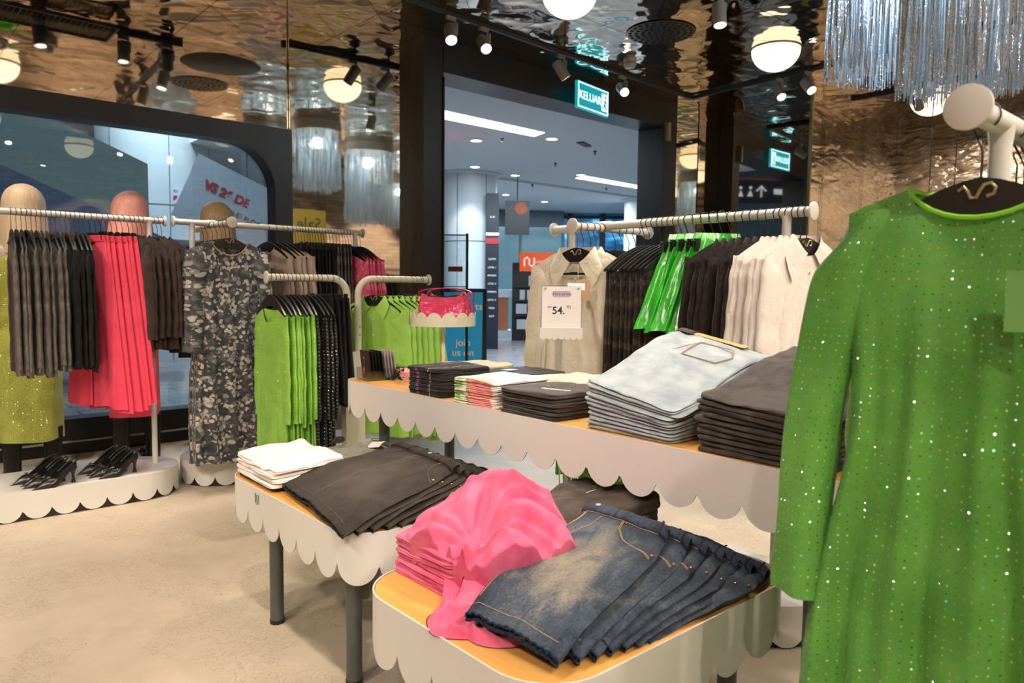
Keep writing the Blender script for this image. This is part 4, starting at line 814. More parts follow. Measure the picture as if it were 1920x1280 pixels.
# pink tie-dye
_m = mat('pink_tie_dye', (0.8, 0.1, 0.25), 0.85, sheen=0.1); _t = NT(_m); _v = _t.coord(); _t.color(_t.ramp(_t.noise(_v, 16, 4, 1.2), [(0.38, (0.80, 0.045, 0.16)), (0.55, (0.82, 0.14, 0.28)), (0.68, (0.85, 0.50, 0.56))])); M['tie_dye'] = _m
_m = mat('magenta_leaf_print', (0.7, 0.03, 0.15), 0.7); _t = NT(_m); _v = _t.coord(); _wv = _t.n('ShaderNodeTexWave'); _t.l(_v, _wv.inputs[0]); _wv.inputs['Scale'].default_value = 7; _wv.inputs['Distortion'].default_value = 14; _wv.inputs['Detail'].default_value = 1
_t.color(_t.ramp(_wv.outputs['Fac'], [(0.90, (0.72, 0.02, 0.13)), (0.96, (0.85, 0.5, 0.55))])); M['magenta_print'] = _m
_m = mat('green_leaf_print', (0.1, 0.5, 0.03), 0.7); _t = NT(_m); _v = _t.coord(); _wv = _t.n('ShaderNodeTexWave'); _t.l(_v, _wv.inputs[0]); _wv.inputs['Scale'].default_value = 5; _wv.inputs['Distortion'].default_value = 16; _wv.inputs['Detail'].default_value = 1
_t.color(_t.ramp(_wv.outputs['Fac'], [(0.93, (0.10, 0.42, 0.02)), (0.975, (0.5, 0.72, 0.25))])); M['green_print'] = _m
# spotted maxi dress print: overlapping pale and dark discs
_m = mat('grey_spot_print', (0.1, 0.1, 0.11), 0.6, sheen=0.1); _t = NT(_m); _uv = _t.coord('UV'); cur = _t.ramp(_t.noise(_uv, 22, 5, 0.5), [(0.40, (0.022, 0.024, 0.030)), (0.55, (0.045, 0.050, 0.060)), (0.68, (0.16, 0.15, 0.14))])
for i, (sc_, rad_, c_) in enumerate([(24, 0.34, (0.030, 0.034, 0.042)), (20, 0.34, (0.09, 0.10, 0.11)), (28, 0.36, (0.42, 0.38, 0.33)), (22, 0.34, (0.24, 0.23, 0.21)), (34, 0.36, (0.50, 0.45, 0.38))]):
    ad = _t.vmath('ADD', _uv, (i * 0.37, i * 0.61, 0)).outputs[0]; vo = _t.n('ShaderNodeTexVoronoi'); vo.voronoi_dimensions = '2D'; _t.l(ad, vo.inputs['Vector']); vo.inputs['Scale'].default_value = sc_
    msk = _t.math('MULTIPLY', _t.math('LESS_THAN', vo.outputs['Distance'], rad_), _t.math('GREATER_THAN', _t.noise(ad, 11 + i, 2, 0.3), 0.54)); cur = _t.mix(msk, cur, c_)
_t.color(cur); M['spot_print'] = _m
_m = mat('black_lace_print', (0.02, 0.02, 0.02), 0.7); _t = NT(_m); _v = _t.coord(); _t.color(_t.ramp(_t.noise(_v, 20, 4, 0.6), [(0.5, (0.012, 0.010, 0.010)), (0.6, (0.07, 0.055, 0.045))])); M['lace_print'] = _m
# ---- left rack
Z1 = 1.692
def mk(m, **kw):
    sl = kw.pop('sleeve', None); ex = kw.pop('extra', None); nu = kw.pop('nu', 40); nv = kw.pop('nv', 18)
    return lambda t, k: garment_parts(t, m, nu, nv, sl, None, ex, seed=k * 7 + int(kw.get('L', 1) * 100), **kw)
def strip(kw): return kw
series('printed_dress', 'dress', mk(M['magenta_print'], W=0.19, hem=0.30, L=1.06, th=0.014, sleeve=(0.5, 0.06, 0.05, 0.03, 0)), 1, linx(0.46, 0.46, 1, 4.97, Z1), -PI / 2, lambda k: 'magenta leaf print dress at the far left end of the left rack', 'magenta dress', hlabel='hanger of the')
series('knit_sweater', 'top', mk(M['grey_wash'], W=0.205, hem=0.235, L=0.90, th=0.0105, fold=0.004, sleeve=(0.66, 0.060, 0.044, 0.03, 0.0), extra=neckband(M['grey_wash'], 0.075, -0.128, 0.05), nd=0.05), 10, linx(0.625, 0.84, 10, 4.97, Z1), -PI / 2, cnt('washed grey long-sleeved top', 'on the left rack', 'the left', 10), 'washed grey tops on the left rack', hlabel='black hanger of the')
series('black_sweater', 'top', mk(M['black_cloth'], W=0.20, hem=0.235, L=0.88, th=0.011, fold=0.004, zn=-0.15, sleeve=(0.64, 0.058, 0.045, 0.03, 0.0)), 6, linx(0.865, 0.985, 6, 4.97, Z1), -PI / 2, cnt('plain black long-sleeved top', 'on the left rack', 'the grey tops', 6), 'plain black tops on the left rack', hlabel='black hanger of the')
series('wide_leg_trousers', 'trousers', lambda t, k: trouser_parts(t, M['pink_cloth'], 1.13, 0.13, 0.26, 0.020, k * 5 + 1, fold=0.012), 7, linx(1.015, 1.19, 7, 4.97, Z1), -PI / 2 + 0.32, cnt('coral pink wide-leg trousers', 'clipped on the left rack', 'the left', 7), 'coral pink trousers on the left rack', 'clip', 'black clip hanger of the')
series('denim_jacket', 'jacket', mk(M['brown_black'], W=0.195, hem=0.22, L=0.80, th=0.013, zn=-0.10, sleeve=(0.56, 0.062, 0.045, 0.05, 0.0), extra=neckband(M['brown_black'], 0.075, -0.10, 0.04)), 7, lambda k: ([1.225, 1.25, 1.275, 1.30, 1.365, 1.39, 1.415][k], 4.97, Z1), -PI / 2 + 0.3, cnt('brown-black collared jacket', 'on the left rack', 'the pink trousers', 7), 'brown-black jackets on the left rack', hlabel='black hanger of the')
# ---- second rack
series('patterned_dress', 'dress', mk(M['spot_print'], W=0.215, hem=0.245, L=1.50, th=0.035, thb=0.05, neck=0.115, nd=0.085, zn=-0.122, fold=0.022, nf=4, nu=90, nv=44, waist=0.195, sleeve=(0.62, 0.065, 0.05, 0.045, -0.01), extra=neckband(M['taupe'], 0.115, -0.122, 0.085)), 3, lambda k: (1.72, [4.64, 4.71, 4.78][k], 1.685), 0.08, lambda k: ['grey and black spotted long dress facing the room on the short cross arm', 'spotted long dress just behind the front one on the cross arm', 'rearmost spotted long dress on the cross arm'][k], 'spotted maxi dresses', 'logo', 'black emblem hanger of the', variants=1, jit=0.03)
series('velvet_jacket', 'jacket', mk(M['brown_black'], W=0.21, hem=0.24, L=0.85, th=0.014, sleeve=(0.55, 0.06, 0.045, 0.04, 0)), 4, lambda k: (1.72, 4.86 + 0.085 * k, 1.685), 0.05, cnt('dark brown top', 'behind the spotted dress', 'the front', 4), 'dark tops behind the spotted dress', hlabel='brown-black hanger of the')
series('sweatshirt', 'top', mk(M['taupe'], W=0.205, hem=0.235, L=0.80, th=0.016, fold=0.006, zn=-0.128, sleeve=(0.60, 0.065, 0.05, 0.035, 0), extra=neckband(M['taupe'], 0.075, -0.128, 0.06), nd=0.06), 5, lambda k: ([2.10, 2.155, 2.20, 2.235, 2.275][k], 4.97, Z1), -PI / 2 + 0.35, cnt('taupe grey sweatshirt', 'on the second rack', 'the left', 5), 'taupe sweatshirts on the second rack', hlabel='black hanger of the')
series('black_trousers', 'trousers', lambda t, k: trouser_parts(t, M['black_cloth'], 1.0, 0.12, 0.16, 0.010, k * 3), 12, linx(2.31, 2.55, 12, 4.97, Z1), -PI / 2, cnt('black trousers', 'clipped on the second rack', 'the taupe sweatshirts', 12), 'black trousers on the second rack', 'clip', 'black clip hanger of the')
series('sheen_skirt', 'skirt', mk(M['grey_stripe'], W=0.14, hem=0.19, L=1.0, neck=0, slope=0, zn=-0.12, th=0.012, fold=0.010, nf=7), 5, linx(2.575, 2.68, 5, 4.97, Z1), -PI / 2, cnt('charcoal sheen pleated skirt', 'on the second rack', 'the black trousers', 5), 'charcoal skirts on the second rack', 'clip', 'black clip hanger of the')
series('tie_dye_shirt', 'top', mk(M['tie_dye'], W=0.20, hem=0.24, L=1.05, th=0.012, sleeve=(0.55, 0.058, 0.05, 0.03, 0)), 6, linx(2.70, 2.825, 6, 4.97, Z1), -PI / 2 + 0.35, cnt('pink and white tie-dye top', 'on the second rack', 'its left', 6), 'tie-dye tops on the second rack', hlabel='black hanger of the')
# ---- low twin rack
Z4 = 1.342
series('dotted_dress', 'dress', mk(M['lime_sequin'], W=0.20, hem=0.21, L=0.99, th=0.011, neck=0.11, nd=0.09, fold=0.006, zn=-0.165, waist=0.19, sleeve=(0.58, 0.055, 0.045, 0.03, 0), nu=48), 8, linx(1.705, 1.875, 8, 4.0, Z4), -PI / 2, cnt('lime green sequinned mesh dress', 'on the low twin rack', 'the disc end', 8), 'lime sequinned dresses on the low rack', hlabel='black hanger of the')
series('dotted_dress', 'dress', mk(M['black_sequin'], W=0.20, hem=0.21, L=0.98, th=0.012, neck=0.10, fold=0.006, zn=-0.16, sleeve=(0.58, 0.055, 0.045, 0.03, 0)), 4, linx(1.90, 1.985, 4, 4.0, Z4), -PI / 2, cnt('black silver-dotted dress', 'on the low twin rack', 'the lime ones', 4), 'black dotted dresses on the low rack', hlabel='black hanger of the')
series('black_skirt', 'skirt', mk(M['black_cloth'], W=0.15, hem=0.21, L=0.72, neck=0, slope=0, zn=-0.11, th=0.016, fold=0.010, nf=4), 4, linx(2.01, 2.12, 4, 4.0, Z4), -PI / 2, cnt('short black skirt', 'clipped on the low twin rack', 'the dotted dresses', 4), 'black skirts on the low rack', 'clip', 'black clip hanger of the')
series('satin_shirt', 'shirt', mk(M['lime_satin'], W=0.205, hem=0.235, L=0.97, th=0.016, zn=-0.115, fold=0.010, waist=0.20, sleeve=(0.52, 0.07, 0.05, 0.04, 0), extra=collar(M['lime_satin'], 0.075, -0.115), nu=56), 7, linx(2.37, 2.63, 7, 4.0, Z4), -PI / 2 + 0.5, cnt('pale lime shirt dress', 'on the low twin rack', 'the left', 7), 'pale lime shirt dresses on the low rack', 'logo', 'black emblem hanger of the', jit=0.03)
series('pleated_skirt', 'skirt', mk(M['lime_satin'], W=0.12, hem=0.24, L=1.02, neck=0, slope=0, zn=-0.13, th=0.02, thb=0.03, fold=0.022, nf=7, nu=90), 2, linx(2.665, 2.70, 2, 4.0, Z4), -PI / 2 + 0.3, cnt('pale lime pleated skirt', 'on the low twin rack', 'the left', 2), 'lime pleated skirts', 'clip', 'black clip hanger of the')
series('pleated_skirt', 'skirt', mk(M['beige_pleat'], W=0.11, hem=0.25, L=1.0, neck=0, slope=0, zn=-0.13, th=0.02, thb=0.03, fold=0.020, nf=7, nu=90), 2, linx(2.72, 2.755, 2, 4.0, Z4), -PI / 2 + 0.15, cnt('beige pleated skirt', 'at the disc end of the low twin rack', 'the left', 2), 'beige pleated skirts', 'clip', 'black clip hanger of the')
# ---- right rack (bar runs away from the camera)
Z3 = 1.59
series('strappy_dress', 'dress', mk(M['lace_print'], W=0.19, hem=0.20, L=0.85, th=0.009, neck=0.15, nd=0.16, bd=0.12, zn=-0.20, fold=0.006), 9, liny(2.10, 1.87, 9, 2.62, Z3), -0.35, cnt('black lace-print strappy dress', 'on the right rack', 'the far end', 9), 'black strappy dresses on the right rack', hlabel='glossy black hanger of the')
series('satin_skirt', 'skirt', mk(M['green_satin'], W=0.085, hem=0.235, L=0.46, neck=0, slope=0, zn=-0.065, th=0.018, thb=0.024, fold=0.016, nf=4, nu=70, nv=24), 5, liny(1.84, 1.68, 5, 2.58, Z3), -0.45, cnt('glossy emerald green satin skirt', 'clipped on the right rack', 'the far side', 5), 'emerald satin skirts on the right rack', 'clip', 'black clip hanger of the')
series('crinkle_blouse', 'blouse', mk(M['black_crinkle'], W=0.19, hem=0.23, L=0.80, th=0.016, zn=-0.10, slope=0.48, fold=0.010, sleeve=(0.56, 0.062, 0.05, 0.05, -0.01), extra=collar(M['black_crinkle'], 0.075, -0.10)), 6, liny(1.665, 1.50, 6, 2.62, Z3), -0.22, cnt('black crinkled collared blouse', 'on the right rack', 'the far side', 6), 'black blouses on the right rack', 'logo', 'black emblem hanger of the')
series('gauze_blouse', 'blouse', mk(M['white_gauze'], W=0.19, hem=0.24, L=0.82, th=0.018, zn=-0.10, slope=0.48, fold=0.013, nf=4, sleeve=(0.58, 0.066, 0.05, 0.05, -0.01), extra=collar(M['white_gauze'], 0.075, -0.10, 0.085, 0.07), nu=60, nv=30), 6, liny(1.465, 1.345, 6, 2.62, Z3), -0.25, cnt('white crinkled gauze blouse', 'on the right rack', 'the black blouses', 6), 'white gauze blouses on the right rack', 'logo', 'black emblem hanger of the')
# cross arm of the right rack
RA = -PI / 2 + 0.30
def shirt_open(t, k):
    garment_parts(t, M['ivory_gauze'], 70, 30, (0.60, 0.062, 0.055, 0.045, 0), None, collar(M['ivory_gauze'], 0.09, -0.105, 0.085, 0.06), W=0.205, hem=0.215, L=0.80, th=0.018, neck=0.09, nd=0.12, bd=0.02, zn=-0.115, fold=0.010, nf=4, seed=3, open_=0.75)
    mb = MB(); mb.box((0, -0.02, -0.215), (0.13, 0.004, 0.010)); mb.build('hanger_cross_bar', M['black_plastic'], t, smooth=False)
series('gauze_shirt', 'shirt', shirt_open, 2, lambda k: (2.43 + 0.04 * k, 2.33, 1.578), RA, lambda k: ['ivory gauze open-collar shirt facing the room on the right rack cross arm', 'ivory gauze shirt directly behind the front one on the cross arm'][k], 'ivory gauze shirts', 'logo', 'black emblem hanger of the', variants=1, jit=0.02)
def fringed(m):
    def f(t, k):
        garment_parts(t, m, 60, 26, None, None, None, W=0.14, hem=0.17, L=1.17, th=0.016, neck=0.10, nd=0.14, bd=0.1, zn=-0.17, fold=0.012, seed=k + 5)
        mb = MB(); rnd = random.Random(k)
        for i in range(14):
            x = -0.15 + 0.023 * i; L_ = rnd.uniform(0.05, 0.12); mb.tube([(x, 0.01 * math.sin(i), -1.16), (x + 0.004, 0.01 * math.sin(i), -1.16 - L_ * 0.6), (x - 0.002, 0.01 * math.sin(i), -1.16 - L_)], 0.0022, 5)
        mb.build('fringe', m, t)
    return f
series('fringed_dress', 'dress', fringed(M['green_print']), 3, lambda k: (2.52 + 0.035 * k, 2.33, 1.578), RA, cnt('bright green leaf-print fringed dress', 'behind the ivory shirts', 'the front', 3), 'green fringed dresses on the cross arm', hlabel='black hanger of the', variants=1)
series('fringed_dress', 'dress', fringed(M['black_cloth']), 4, lambda k: (2.69 + 0.05 * k, 2.33, 1.578), RA + 0.25, cnt('black fringed dress', 'at the far end of the cross arm', 'the green dresses', 4), 'black fringed dresses on the cross arm', hlabel='black hanger of the', variants=1)
# ---- the large green dress at the right edge
def big_dress(t, k):
    garment_parts(t, M['big_sequin'], 160, 90, None, None, None, W=0.205, hem=0.27, L=1.35, th=0.042, thb=0.07, neck=0.105, nd=0.055, bd=0.02, zn=-0.105, slope=0.30, fold=0.020, nf=4, seed=12, waist=0.160, wc=0.30)
    q = 0.205 - 0.105; z0 = -0.105 - 0.30 * q - 0.6 * q * q
    for s in (-1, 1):
        mb = MB()
        def sf(u, v):
            a = 2 * PI * u; r = lerp(0.046, lerp(0.056, 0.046, v), sm(v * 7)) * (1 + 0.12 * sm((v - 0.8) * 5)); cx = s * (0.163 + 0.030 * sm(v * 8) + 0.060 * math.sin(min(1, v * 1.2) * PI / 2)); z = z0 + 0.004 - 0.70 * v - 0.035 * max(0, math.cos(a) * s) * (1 - v)
            wr = 1 + 0.10 * nz(v * 6, math.cos(a) * 1.5, 5 * s); k_ = min(1.0, v * 6 + 0.3)
            return (cx + math.cos(a) * r * wr, -0.03 * v + math.sin(a) * 0.036 * wr * k_ + 0.010 * math.sin(a * 3 + v * 2) * v, z)
        mb.grid(sf, 40, 60, True, lambda u, v, q: (u * 0.3, q[2])); mb.build('sleeve', M['big_sequin'], t, ang=80)
    neckband(M['lime_satin_dark'], 0.105, -0.105, 0.055)(t)
    mb = MB(); mb.box((0.085, -0.072, -0.29), (0.055, 0.0015, 0.09)); mb.build('care_label', mat('label_translucent', (0.17, 0.40, 0.11), 0.5), t, smooth=False)
M['lime_satin_dark'] = fab('lime_binding', (0.20, 0.60, 0.03), (0.24, 0.66, 0.05), 6, 0.6, 0.2)
series('sequin_dress', 'dress', big_dress, 1, lambda k: (1.335, 0.40, 1.577), -PI / 2 + 0.05, lambda k: 'big blurred green sequinned mesh dress at the right edge of the picture', 'large green dresses', 'logo', 'black emblem hanger of the', jit=0)
series('sequin_dress', 'dress', mk(M['lime_sequin'], W=0.20, hem=0.24, L=1.30, th=0.014, neck=0.10, zn=-0.12, fold=0.01, sleeve=(0.6, 0.06, 0.05, 0.03, 0)), 12, lambda k: (1.47 + 0.045 * k, 0.40, 1.577), -PI / 2 + 0.05, cnt('green dress', 'behind the big sequinned one', 'the front', 12), 'green dresses behind the big one', hlabel='black hanger of the')
# ---------------------------------------------------------------- folded piles
def folded_mesh(sx, sy, t, lobes, seed, r=0.022, shear=0.0, rough=0.003):
    o = rrect(-sx / 2, sx / 2, -sy / 2, sy / 2, r, 0.012); N = len(o); mb = MB()
    rings = [(0.0, 1), (0.35, 1), (0.7, 1), (0.9, 1), (0.975, 0.985)]
    for l in range(lobes):
        a = 1 - l / lobes; b = 1 - (l + 1) / lobes
        rings += [(1.0, a - 0.22 * (a - b)), (1.004, (a + b) / 2), (1.0, b + 0.22 * (a - b))]
        if l < lobes - 1: rings += [(0.982, b)]
    rings += [(0.97, 0.0), (0.0, 0.0)]
    vs = []; fs = []
    for j, (k, zf) in enumerate(rings):
        for i in range(N):
            x, y = o[i][0] * k, o[i][1] * k
            w_ = rough * 1.6 * nz(x * 9 + seed * 3, y * 9, zf * 2) * k
            x2 = x * (1 + w_ * 6 / 1.0 * 0.5) + shear * zf; y2 = y * (1 + 0.02 * nz(seed, x * 6, j * 0.3) * k)
            if 2 < j < len(rings) - 1:
                wv = 0.0035 * nz(o[i][0] * 14, o[i][1] * 14, seed * 5 + zf * 3); q = Vector((x, y)).normalized(); x2 += q.x * wv; y2 += q.y * wv
            z = zf * t + (rough * (1.4 * nz(x * 7, y * 7, seed * 2.3) + 0.8 * nz(x * 19, y * 19, seed)) if zf > 0.3 else 0) - 0.0 * k
            if zf > 0.5: z -= 0.25 * t * max(0, k - 0.85) / 0.15 * (0.5 + 0.5 * nz(x * 8, y * 8, seed + 9))
            vs.append((x2, y2, z))
    for j in range(len(rings) - 1):
        for i in range(N): fs.append((j * N + i, j * N + (i + 1) % N, (j + 1) * N + (i + 1) % N, (j + 1) * N + i)[::-1])
    mb.add(vs, fs); return mb
def pile(name, cat, m, n, cx, cy_, zb, sx, sy, t, label, group, lobes=2, hf=None, seed=0, rz=0.0, jit=0.025, top=None, rough=0.003, step=None):
    rnd = random.Random(seed * 11 + 5); out = []
    for k in range(n):
        mb = folded_mesh(sx * rnd.uniform(0.985, 1.015), sy * rnd.uniform(0.98, 1.02), t * 1.04, lobes, seed * 17 + k, rough=rough if k < n - 1 else rough * 1.8)
        a = rz + rnd.uniform(-jit, jit); dx, dy = rnd.uniform(-.004, .004), rnd.uniform(-.005, .005)
        if hf:
            nv = []
            for x, y, z in mb.v:
                u = x / sx + 0.5; v = y / sy + 0.5; nv.append((x, y, z * (1 + hf(u, v)) + k * t * hf(u, v)))
            mb.v = nv
        o = mb.build(name, m, None, (cx + dx, cy_ + dy, zb + k * t), a, ang=75)
        pos = 'top' if k == n - 1 else ('bottom' if k == 0 else ORD[n - 1 - k] + ' down')
        tag(o, label(k, n) if callable(label) else '%s, %s of its pile' % (label, pos), cat, group); out.append(o)
    return out
def printed(name, base, stops, sc, rot, thr, region):
    m = mat(name, base, 0.85, sheen=0.1); t = NT(m); v = t.coord(); s = t.n('ShaderNodeSeparateXYZ'); t.l(v, s.inputs[0])
    return m, t, v, s
M['white_jersey'] = fab('white_jersey', (0.80, 0.74, 0.68), (0.84, 0.78, 0.73), 8)
M['dark_jersey'] = fab('charcoal_jersey', (0.045, 0.038, 0.036), (0.060, 0.052, 0.050), 10)
M['ink_jersey'] = fab('ink_jersey', (0.012, 0.011, 0.012), (0.018, 0.017, 0.018), 10)
M['cream_jersey'] = fab('cream_jersey', (0.66, 0.54, 0.38), (0.72, 0.60, 0.44), 10)
M['olive_jersey'] = fab('olive_jersey', (0.17, 0.165, 0.12), (0.20, 0.195, 0.145), 10)
M['pink_jersey'] = fab('pink_washed_jersey', (0.66, 0.085, 0.19), (0.74, 0.17, 0.30), 12, lo=0.3, hi=0.72, dist=0.8)
M['light_denim'] = fab('light_blue_denim', (0.26, 0.31, 0.35), (0.40, 0.45, 0.48), 14, fine=600, bump=0.25)
M['washed_black_denim'] = fab('washed_black_denim', (0.040, 0.032, 0.028), (0.080, 0.066, 0.060), 20, fine=600, bump=0.35)
M['sweat_dark'] = fab('mineral_wash_sweat', (0.045, 0.033, 0.026), (0.085, 0.064, 0.052), 22)
# black tees with pink glyph and white zigzag print on the front fold
m_, t_, v_, s_ = printed('black_tee_print', (0.012, 0.011, 0.012), 0, 0, 0, 0, 0)
band = lambda e, c, w: t_.math('LESS_THAN', t_.math('ABSOLUTE', t_.math('SUBTRACT', e, c)), w)
zz = t_.math('MULTIPLY', t_.math('PINGPONG', s_.outputs[0], 0.02), 0.6)
ln = band(t_.math('ADD', s_.outputs[1], zz), -0.035, 0.0018); n1 = t_.noise(v_, 120, 1); gl = t_.math('MULTIPLY', band(s_.outputs[1], 0.045, 0.011), t_.math('GREATER_THAN', n1, 0.52))
c_ = t_.mix(gl, (0.012, 0.011, 0.012), (0.38, 0.10, 0.30)); c_ = t_.mix(ln, c_, (0.7, 0.68, 0.68)); t_.color(c_); M['black_tee_print'] = m_
m_, t_, v_, s_ = printed('tropical_tee_print', (0.8, 0.75, 0.7), 0, 0, 0, 0, 0)
wv = t_.n('ShaderNodeTexWave'); t_.l(v_, wv.inputs[0]); wv.inputs['Scale'].default_value = 6; wv.inputs['Distortion'].default_value = 6; wv.inputs['Detail'].default_value = 1
col = t_.ramp(wv.outputs['Fac'], [(0.0, (0.82, 0.30, 0.28)), (0.35, (0.84, 0.42, 0.16)), (0.55, (0.78, 0.20, 0.22)), (0.78, (0.12, 0.52, 0.03)), (0.92, (0.8, 0.75, 0.7))], 'CONSTANT')
reg = t_.math('MULTIPLY', t_.math('LESS_THAN', t_.math('ADD', s_.outputs[0], t_.math('MULTIPLY', t_.noise(v_, 14, 2), 0.12)), -0.055), band(s_.outputs[1], 0.0, 0.098) if False else t_.math('LESS_THAN', t_.math('ABSOLUTE', s_.outputs[1]), 0.112))
t_.color(t_.mix(reg, (0.82, 0.76, 0.71), col)); M['tropical_tee_print'] = m_
pile('folded_tshirt', 't-shirt', M['black_tee_print'], 7, 1.845, 2.50, LZ, 0.27, 0.24, 0.0165, 'black folded t-shirt with pink glyphs and white line print', 'black printed t-shirts on the long table', seed=1)
pile('folded_tshirt', 't-shirt', M['tropical_tee_print'], 8, 1.845, 2.165, LZ, 0.29, 0.25, 0.0125, 'white folded t-shirt with green and orange tropical print', 'white printed t-shirts on the long table', seed=2)
dk = pile('folded_tshirt', 't-shirt', M['dark_jersey'], 6, 1.865, 1.87, LZ, 0.31, 0.29, 0.0145, 'charcoal folded t-shirt with small white lettering', 'charcoal t-shirts on the long table', seed=3)
for o, (tx, x, y, s_) in zip([dk[5], dk[5], dk[4], dk[2]], [('Superpower', -0.02, -0.05, 0.026), ('& a', 0.02, 0.05, 0.02), ('E', 0, 0, 0), ('E', 0, 0, 0)]):
    if s_: text('chest_print', tx, s_, frame((x - 0.03, y, 0.0185), (0.25, -0.97, 0), (0.97, 0.25, 0)), M['sign_white'], o, 0.0006)
for o, tx in ((dk[4], 'E:'), (dk[3], '::'), (dk[1], 'E:')): text('spine_print', tx, 0.016, frame((0.03, -0.1475, 0.008), (1, 0, 0), (0, 0, 1)), M['sign_white'], o, 0.0006)
pile('folded_tshirt', 't-shirt', M['cream_jersey'], 4, 2.20, 2.77, LZ, 0.26, 0.28, 0.020, 'cream folded t-shirt at the back left of the long table', 'cream t-shirts behind the black printed ones', seed=4)
bb = pile('folded_tshirt', 't-shirt', M['ink_jersey'], 4, 2.17, 2.40, LZ, 0.28, 0.28, 0.020, 'plain black folded t-shirt at the back of the long table', 'black t-shirts at the back of the long table', seed=5)
mb = MB(); mb.box((0, 0, 0), (0.06, 0.05, 0.001)); o = mb.build('chest_print', mat('blue_print', (0.25, 0.45, 0.7), 0.6), bb[-1], smooth=False); o.location = (-0.05, 0.03, 0.0245)
pile('folded_tshirt', 't-shirt', M['cream_jersey'], 4, 2.18, 2.07, LZ, 0.28, 0.26, 0.021, 'cream folded t-shirt between charcoal t-shirts and light jeans', 'cream t-shirts beside the light jeans', seed=6)
hj = lambda u, v: -0.08 + 0.55 * v + 1.15 * sm(u) + 0.12 * math.sin(3 * u)
lj = pile('folded_jeans', 'jeans', M['light_denim'], 11, 1.985, 1.43, LZ, 0.54, 0.335, 0.0102, 'pale blue folded jeans', 'pale blue jeans piled on the long table', 1, hj, seed=7, rough=0.0022)
bj = pile('folded_jeans', 'jeans', M['washed_black_denim'], 10, 1.99, 1.00, LZ, 0.54, 0.37, 0.0145, 'washed black folded trousers', 'washed black trousers piled on the long table', 1, lambda u, v: -0.12 + 0.25 * v + 0.75 * sm(u), seed=8, rough=0.003)
M['stitch_tan'] = mat('stitch_tan', (0.32, 0.22, 0.12), 0.7); M['stitch_gold'] = mat('stitch_gold', (0.50, 0.33, 0.15), 0.7); M['stitch_grey'] = mat('stitch_grey', (0.12, 0.10, 0.08), 0.7)
def on_jeans(x, y, k=11, t=0.0102, hf=hj, sx=0.54, sy=0.335, zo=0.0015):
    h = hf(x / sx + .5, y / sy + .5); return (x, y, t * 1.04 * (1 + h) + (k - 1) * t * h + zo)
mb = MB(); pk = [(0.04, 0.03), (0.16, 0.035), (0.17, -0.09), (0.105, -0.125), (0.045, -0.10)]
def dense(pk, n=8, closed=True):
    out = []
    for a, b in zip(pk, pk[1:] + (pk[:1] if closed else [])):
        for k in range(n): out.append((lerp(a[0], b[0], k / n), lerp(a[1], b[1], k / n)))
    return out
for d_ in (0, 0.006): mb.tube([on_jeans(x + (0.105 - x) * d_ * 8, y + (-0.04 - y) * d_ * 8) for x, y in dense(pk)], 0.0012, 5, closed=True)
mb.build('back_pocket', M['stitch_tan'], lj[-1])
mb = MB(); mb.tube([on_jeans(0.225, y) for y in [-0.16 + 0.02 * i for i in range(17)]], 0.0012, 5); mb.tube([on_jeans(-0.02 + 0.01 * i, 0.10 - 0.004 * i) for i in range(20)], 0.0012, 5); mb.build('seam_stitch', M['stitch_tan'], lj[-1])
mb = MB(); mb.grid(lambda u, v: on_jeans(0.212 + 0.05 * u, -0.10 + 0.22 * v, zo=0.004 + 0.003 * math.sin(PI * u)), 6, 14); mb.build('waist_label', mat('tan_patch', (0.55, 0.33, 0.12), 0.6), lj[-1])
mb = MB(); mb.grid(lambda u, v: on_jeans(0.195 + 0.06 * u, 0.10 + 0.06 * v, zo=0.008 + 0.004 * math.sin(PI * u)), 6, 6); mb.build('size_label', M['dark_jersey'], lj[-1])
# second table: white tees, olive sweatshirt, small black item
pile('folded_tshirt', 't-shirt', M['ink_jersey'], 1, 1.20, 2.74, TZ, 0.20, 0.34, 0.016, lambda k, n: 'black folded top under the white t-shirts on the low table', 'black top under the white ones', seed=9)
pile('folded_tshirt', 't-shirt', M['white_jersey'], 4, 1.225, 2.72, TZ + 0.016, 0.28, 0.36, 0.018, 'bright white folded t-shirt on the low table', 'white t-shirts on the low table', seed=10, hf=lambda u, v: 0.25 * u + 0.1 * v, rough=0.005)
# ---------------------------------------------------------------- crumpled garments
def crumple(name, m, c, R, H, seed, zb, sub=(110, 46), ridge=0.03, fr=6.0, lean=None, warp=0.25):
    mb = MB()
    def f(u, v):
        a = 2 * PI * u; rad = R(a) * (1 + warp * 0.4 * nz(math.cos(a) * 1.6, math.sin(a) * 1.6, seed)); 
        k = min(1.0, v / 0.86); x = math.cos(a) * rad * k ** 0.85; y = math.sin(a) * rad * k ** 0.85
        if v > 0.86: q = (v - 0.86) / 0.14; x *= 1 - 0.06 * math.sin(q * PI / 2) * 0 ; x *= 1 + 0.02 * math.sin(q * PI); y *= 1 + 0.02 * math.sin(q * PI)
        env = (1 - k ** 2.6) ** 0.55 if k < 1 else 0
        wx = 0.05 * nz(x * 7, y * 7, seed + 3); rg = (1 - min(1, abs(nz((x + wx) * fr, (y - wx) * fr * 0.5, seed)) * 3.2)) ** 1.5; rg2 = (1 - min(1, abs(nz((x * 0.8 + y * 0.6 - wx) * fr * 0.9, (y * 0.8 - x * 0.6 + wx) * fr * 2.4, seed + 7)) * 2.8)) ** 1.5
        h = H * env * (0.85 + 0.25 * nz(x * 5, y * 5, seed + 1)) + ridge * (0.8 * rg + 0.6 * rg2) * min(1, (1 - k) * 6)
        z = zb + max(0.003, h + (lean(x, y) if lean else 0) * (1 - k ** 4)) if v <= 0.86 else zb + 0.002
        return (c[0] + x, c[1] + y, z)
    mb.grid(f, sub[0], sub[1], True, lambda u, v, q: (q[0], q[1])); return mb
